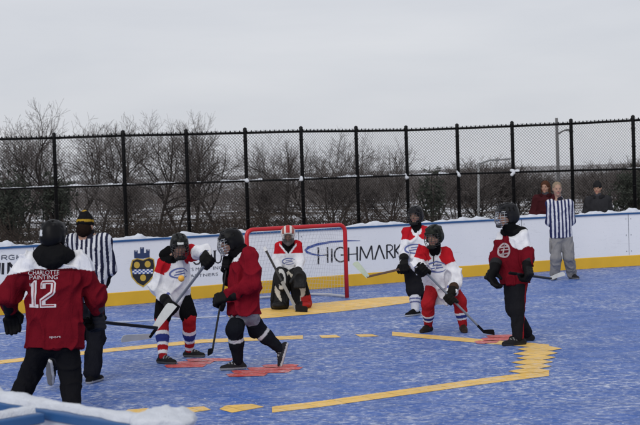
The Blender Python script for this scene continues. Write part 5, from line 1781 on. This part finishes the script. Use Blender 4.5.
S = Sdf(0.0085, 0.015); S.ell(P.H(0, -0.025, 0.045), (0.083, 0.098, 0.092), P.frame(), 0); S.cut_ell(P.H(0, 0.10, -0.03), (0.085, 0.09, 0.115), P.frame()); S.cut_plane(P.H(0, -0.03, -0.045), -P.hu)
sdf_obj('hair', S, M_cloth, P.root, (0.26, 0.20, 0.14), 1, 0.005, (50, 50, 50), 2)
shoe(P, 'a', (-0.35, -1, 0), 0.30, (0.022, 0.022, 0.026), (0.20, 0.2, 0.21)); shoe(P, 'b', (0.4, -1, 0), 0.30, (0.022, 0.022, 0.026), (0.20, 0.2, 0.21))

# --- 10, 11: onlookers behind the boards
def onlooker(label, hx, hy, Y, coat, hairc, hat, seed):
    hd = W(hx, hy, Y)
    def off(dx, dy, dz): return Vector((hd.x+dx, hd.y+dy, hd.z+dz))
    J = dict(head=hd, sa=off(-0.18, 0, -0.24), sb=off(0.18, 0, -0.24), ea=off(-0.25, 0.03, -0.54), eb=off(0.25, 0.03, -0.54), ha=off(-0.15, -0.20, -0.68), hb=off(0.15, -0.20, -0.68),
             pa=off(-0.09, 0.02, -0.78), pb=off(0.09, 0.02, -0.78), ka=off(-0.10, 0, -1.20), kb=off(0.10, 0, -1.20))
    P = Person(label, Y, J, 'onlookers behind the boards', Vector((hd.x-0.11, hd.y, 0)), Vector((hd.x+0.11, hd.y, 0)), 1.0, (-0.3, -1, 0), (-0.45, -1, -0.1))
    body(P, bare_hands=(1, 0, 0))
    garment_top(P, 'coat', lambda V, tg, t: paint(len(V), coat), (0.215, 0.215), 0.72, 0.12, (0.09, 0.085, 0.07), 0.04, 0.014, seed)
    garment_legs(P, 'trousers', (0.03, 0.035, 0.06), seed=seed+1)
    hood(P, tuple(0.6*q for q in coat), 0, 0.9)
    S = Sdf(0.011, 0.02); c, p_, ax, back = P.spine(); S.cap(c-ax*0.02, c-ax*0.10, 0.085, 0.075, None, 1, 0); sdf_obj('scarf', S, M_cloth, P.root, (0.05, 0.05, 0.06), 1, 0.006, (20, 20, 40), 3)
    if hat: cap_knit(P, [(0.02, 0.02, 0.022)]*4, 0.0, False)
    else:
        S = Sdf(0.0085, 0.015); S.ell(P.H(0, -0.022, 0.040), (0.092, 0.106, 0.098), P.frame(), 0); S.cap(P.H(-0.06, -0.04, 0.0), P.H(-0.065, -0.05, -0.12), 0.045, 0.035, None, 1, 0); S.cap(P.H(0.06, -0.04, 0.0), P.H(0.065, -0.05, -0.12), 0.045, 0.035, None, 1, 0); S.cap(P.H(0, -0.07, 0), P.H(0, -0.075, -0.12), 0.06, 0.05, None, 1, 0)
        S.cut_ell(P.H(0, 0.10, -0.035), (0.070, 0.085, 0.10), P.frame())
        sdf_obj('hair', S, M_cloth, P.root, hairc, 1, 0.006, (50, 50, 20), 2)
    for s in 'ab': shoe(P, s, (0, -1, 0))
onlooker('brown haired onlooker behind the boards beside the far referee', 545.2, 187.2, 28.75, (0.05, 0.012, 0.015), (0.075, 0.035, 0.022), False, 101)
onlooker('onlooker in a dark knit hat behind the boards at the right', 597.5, 188.6, 29.0, (0.03, 0.03, 0.034), None, True, 111)
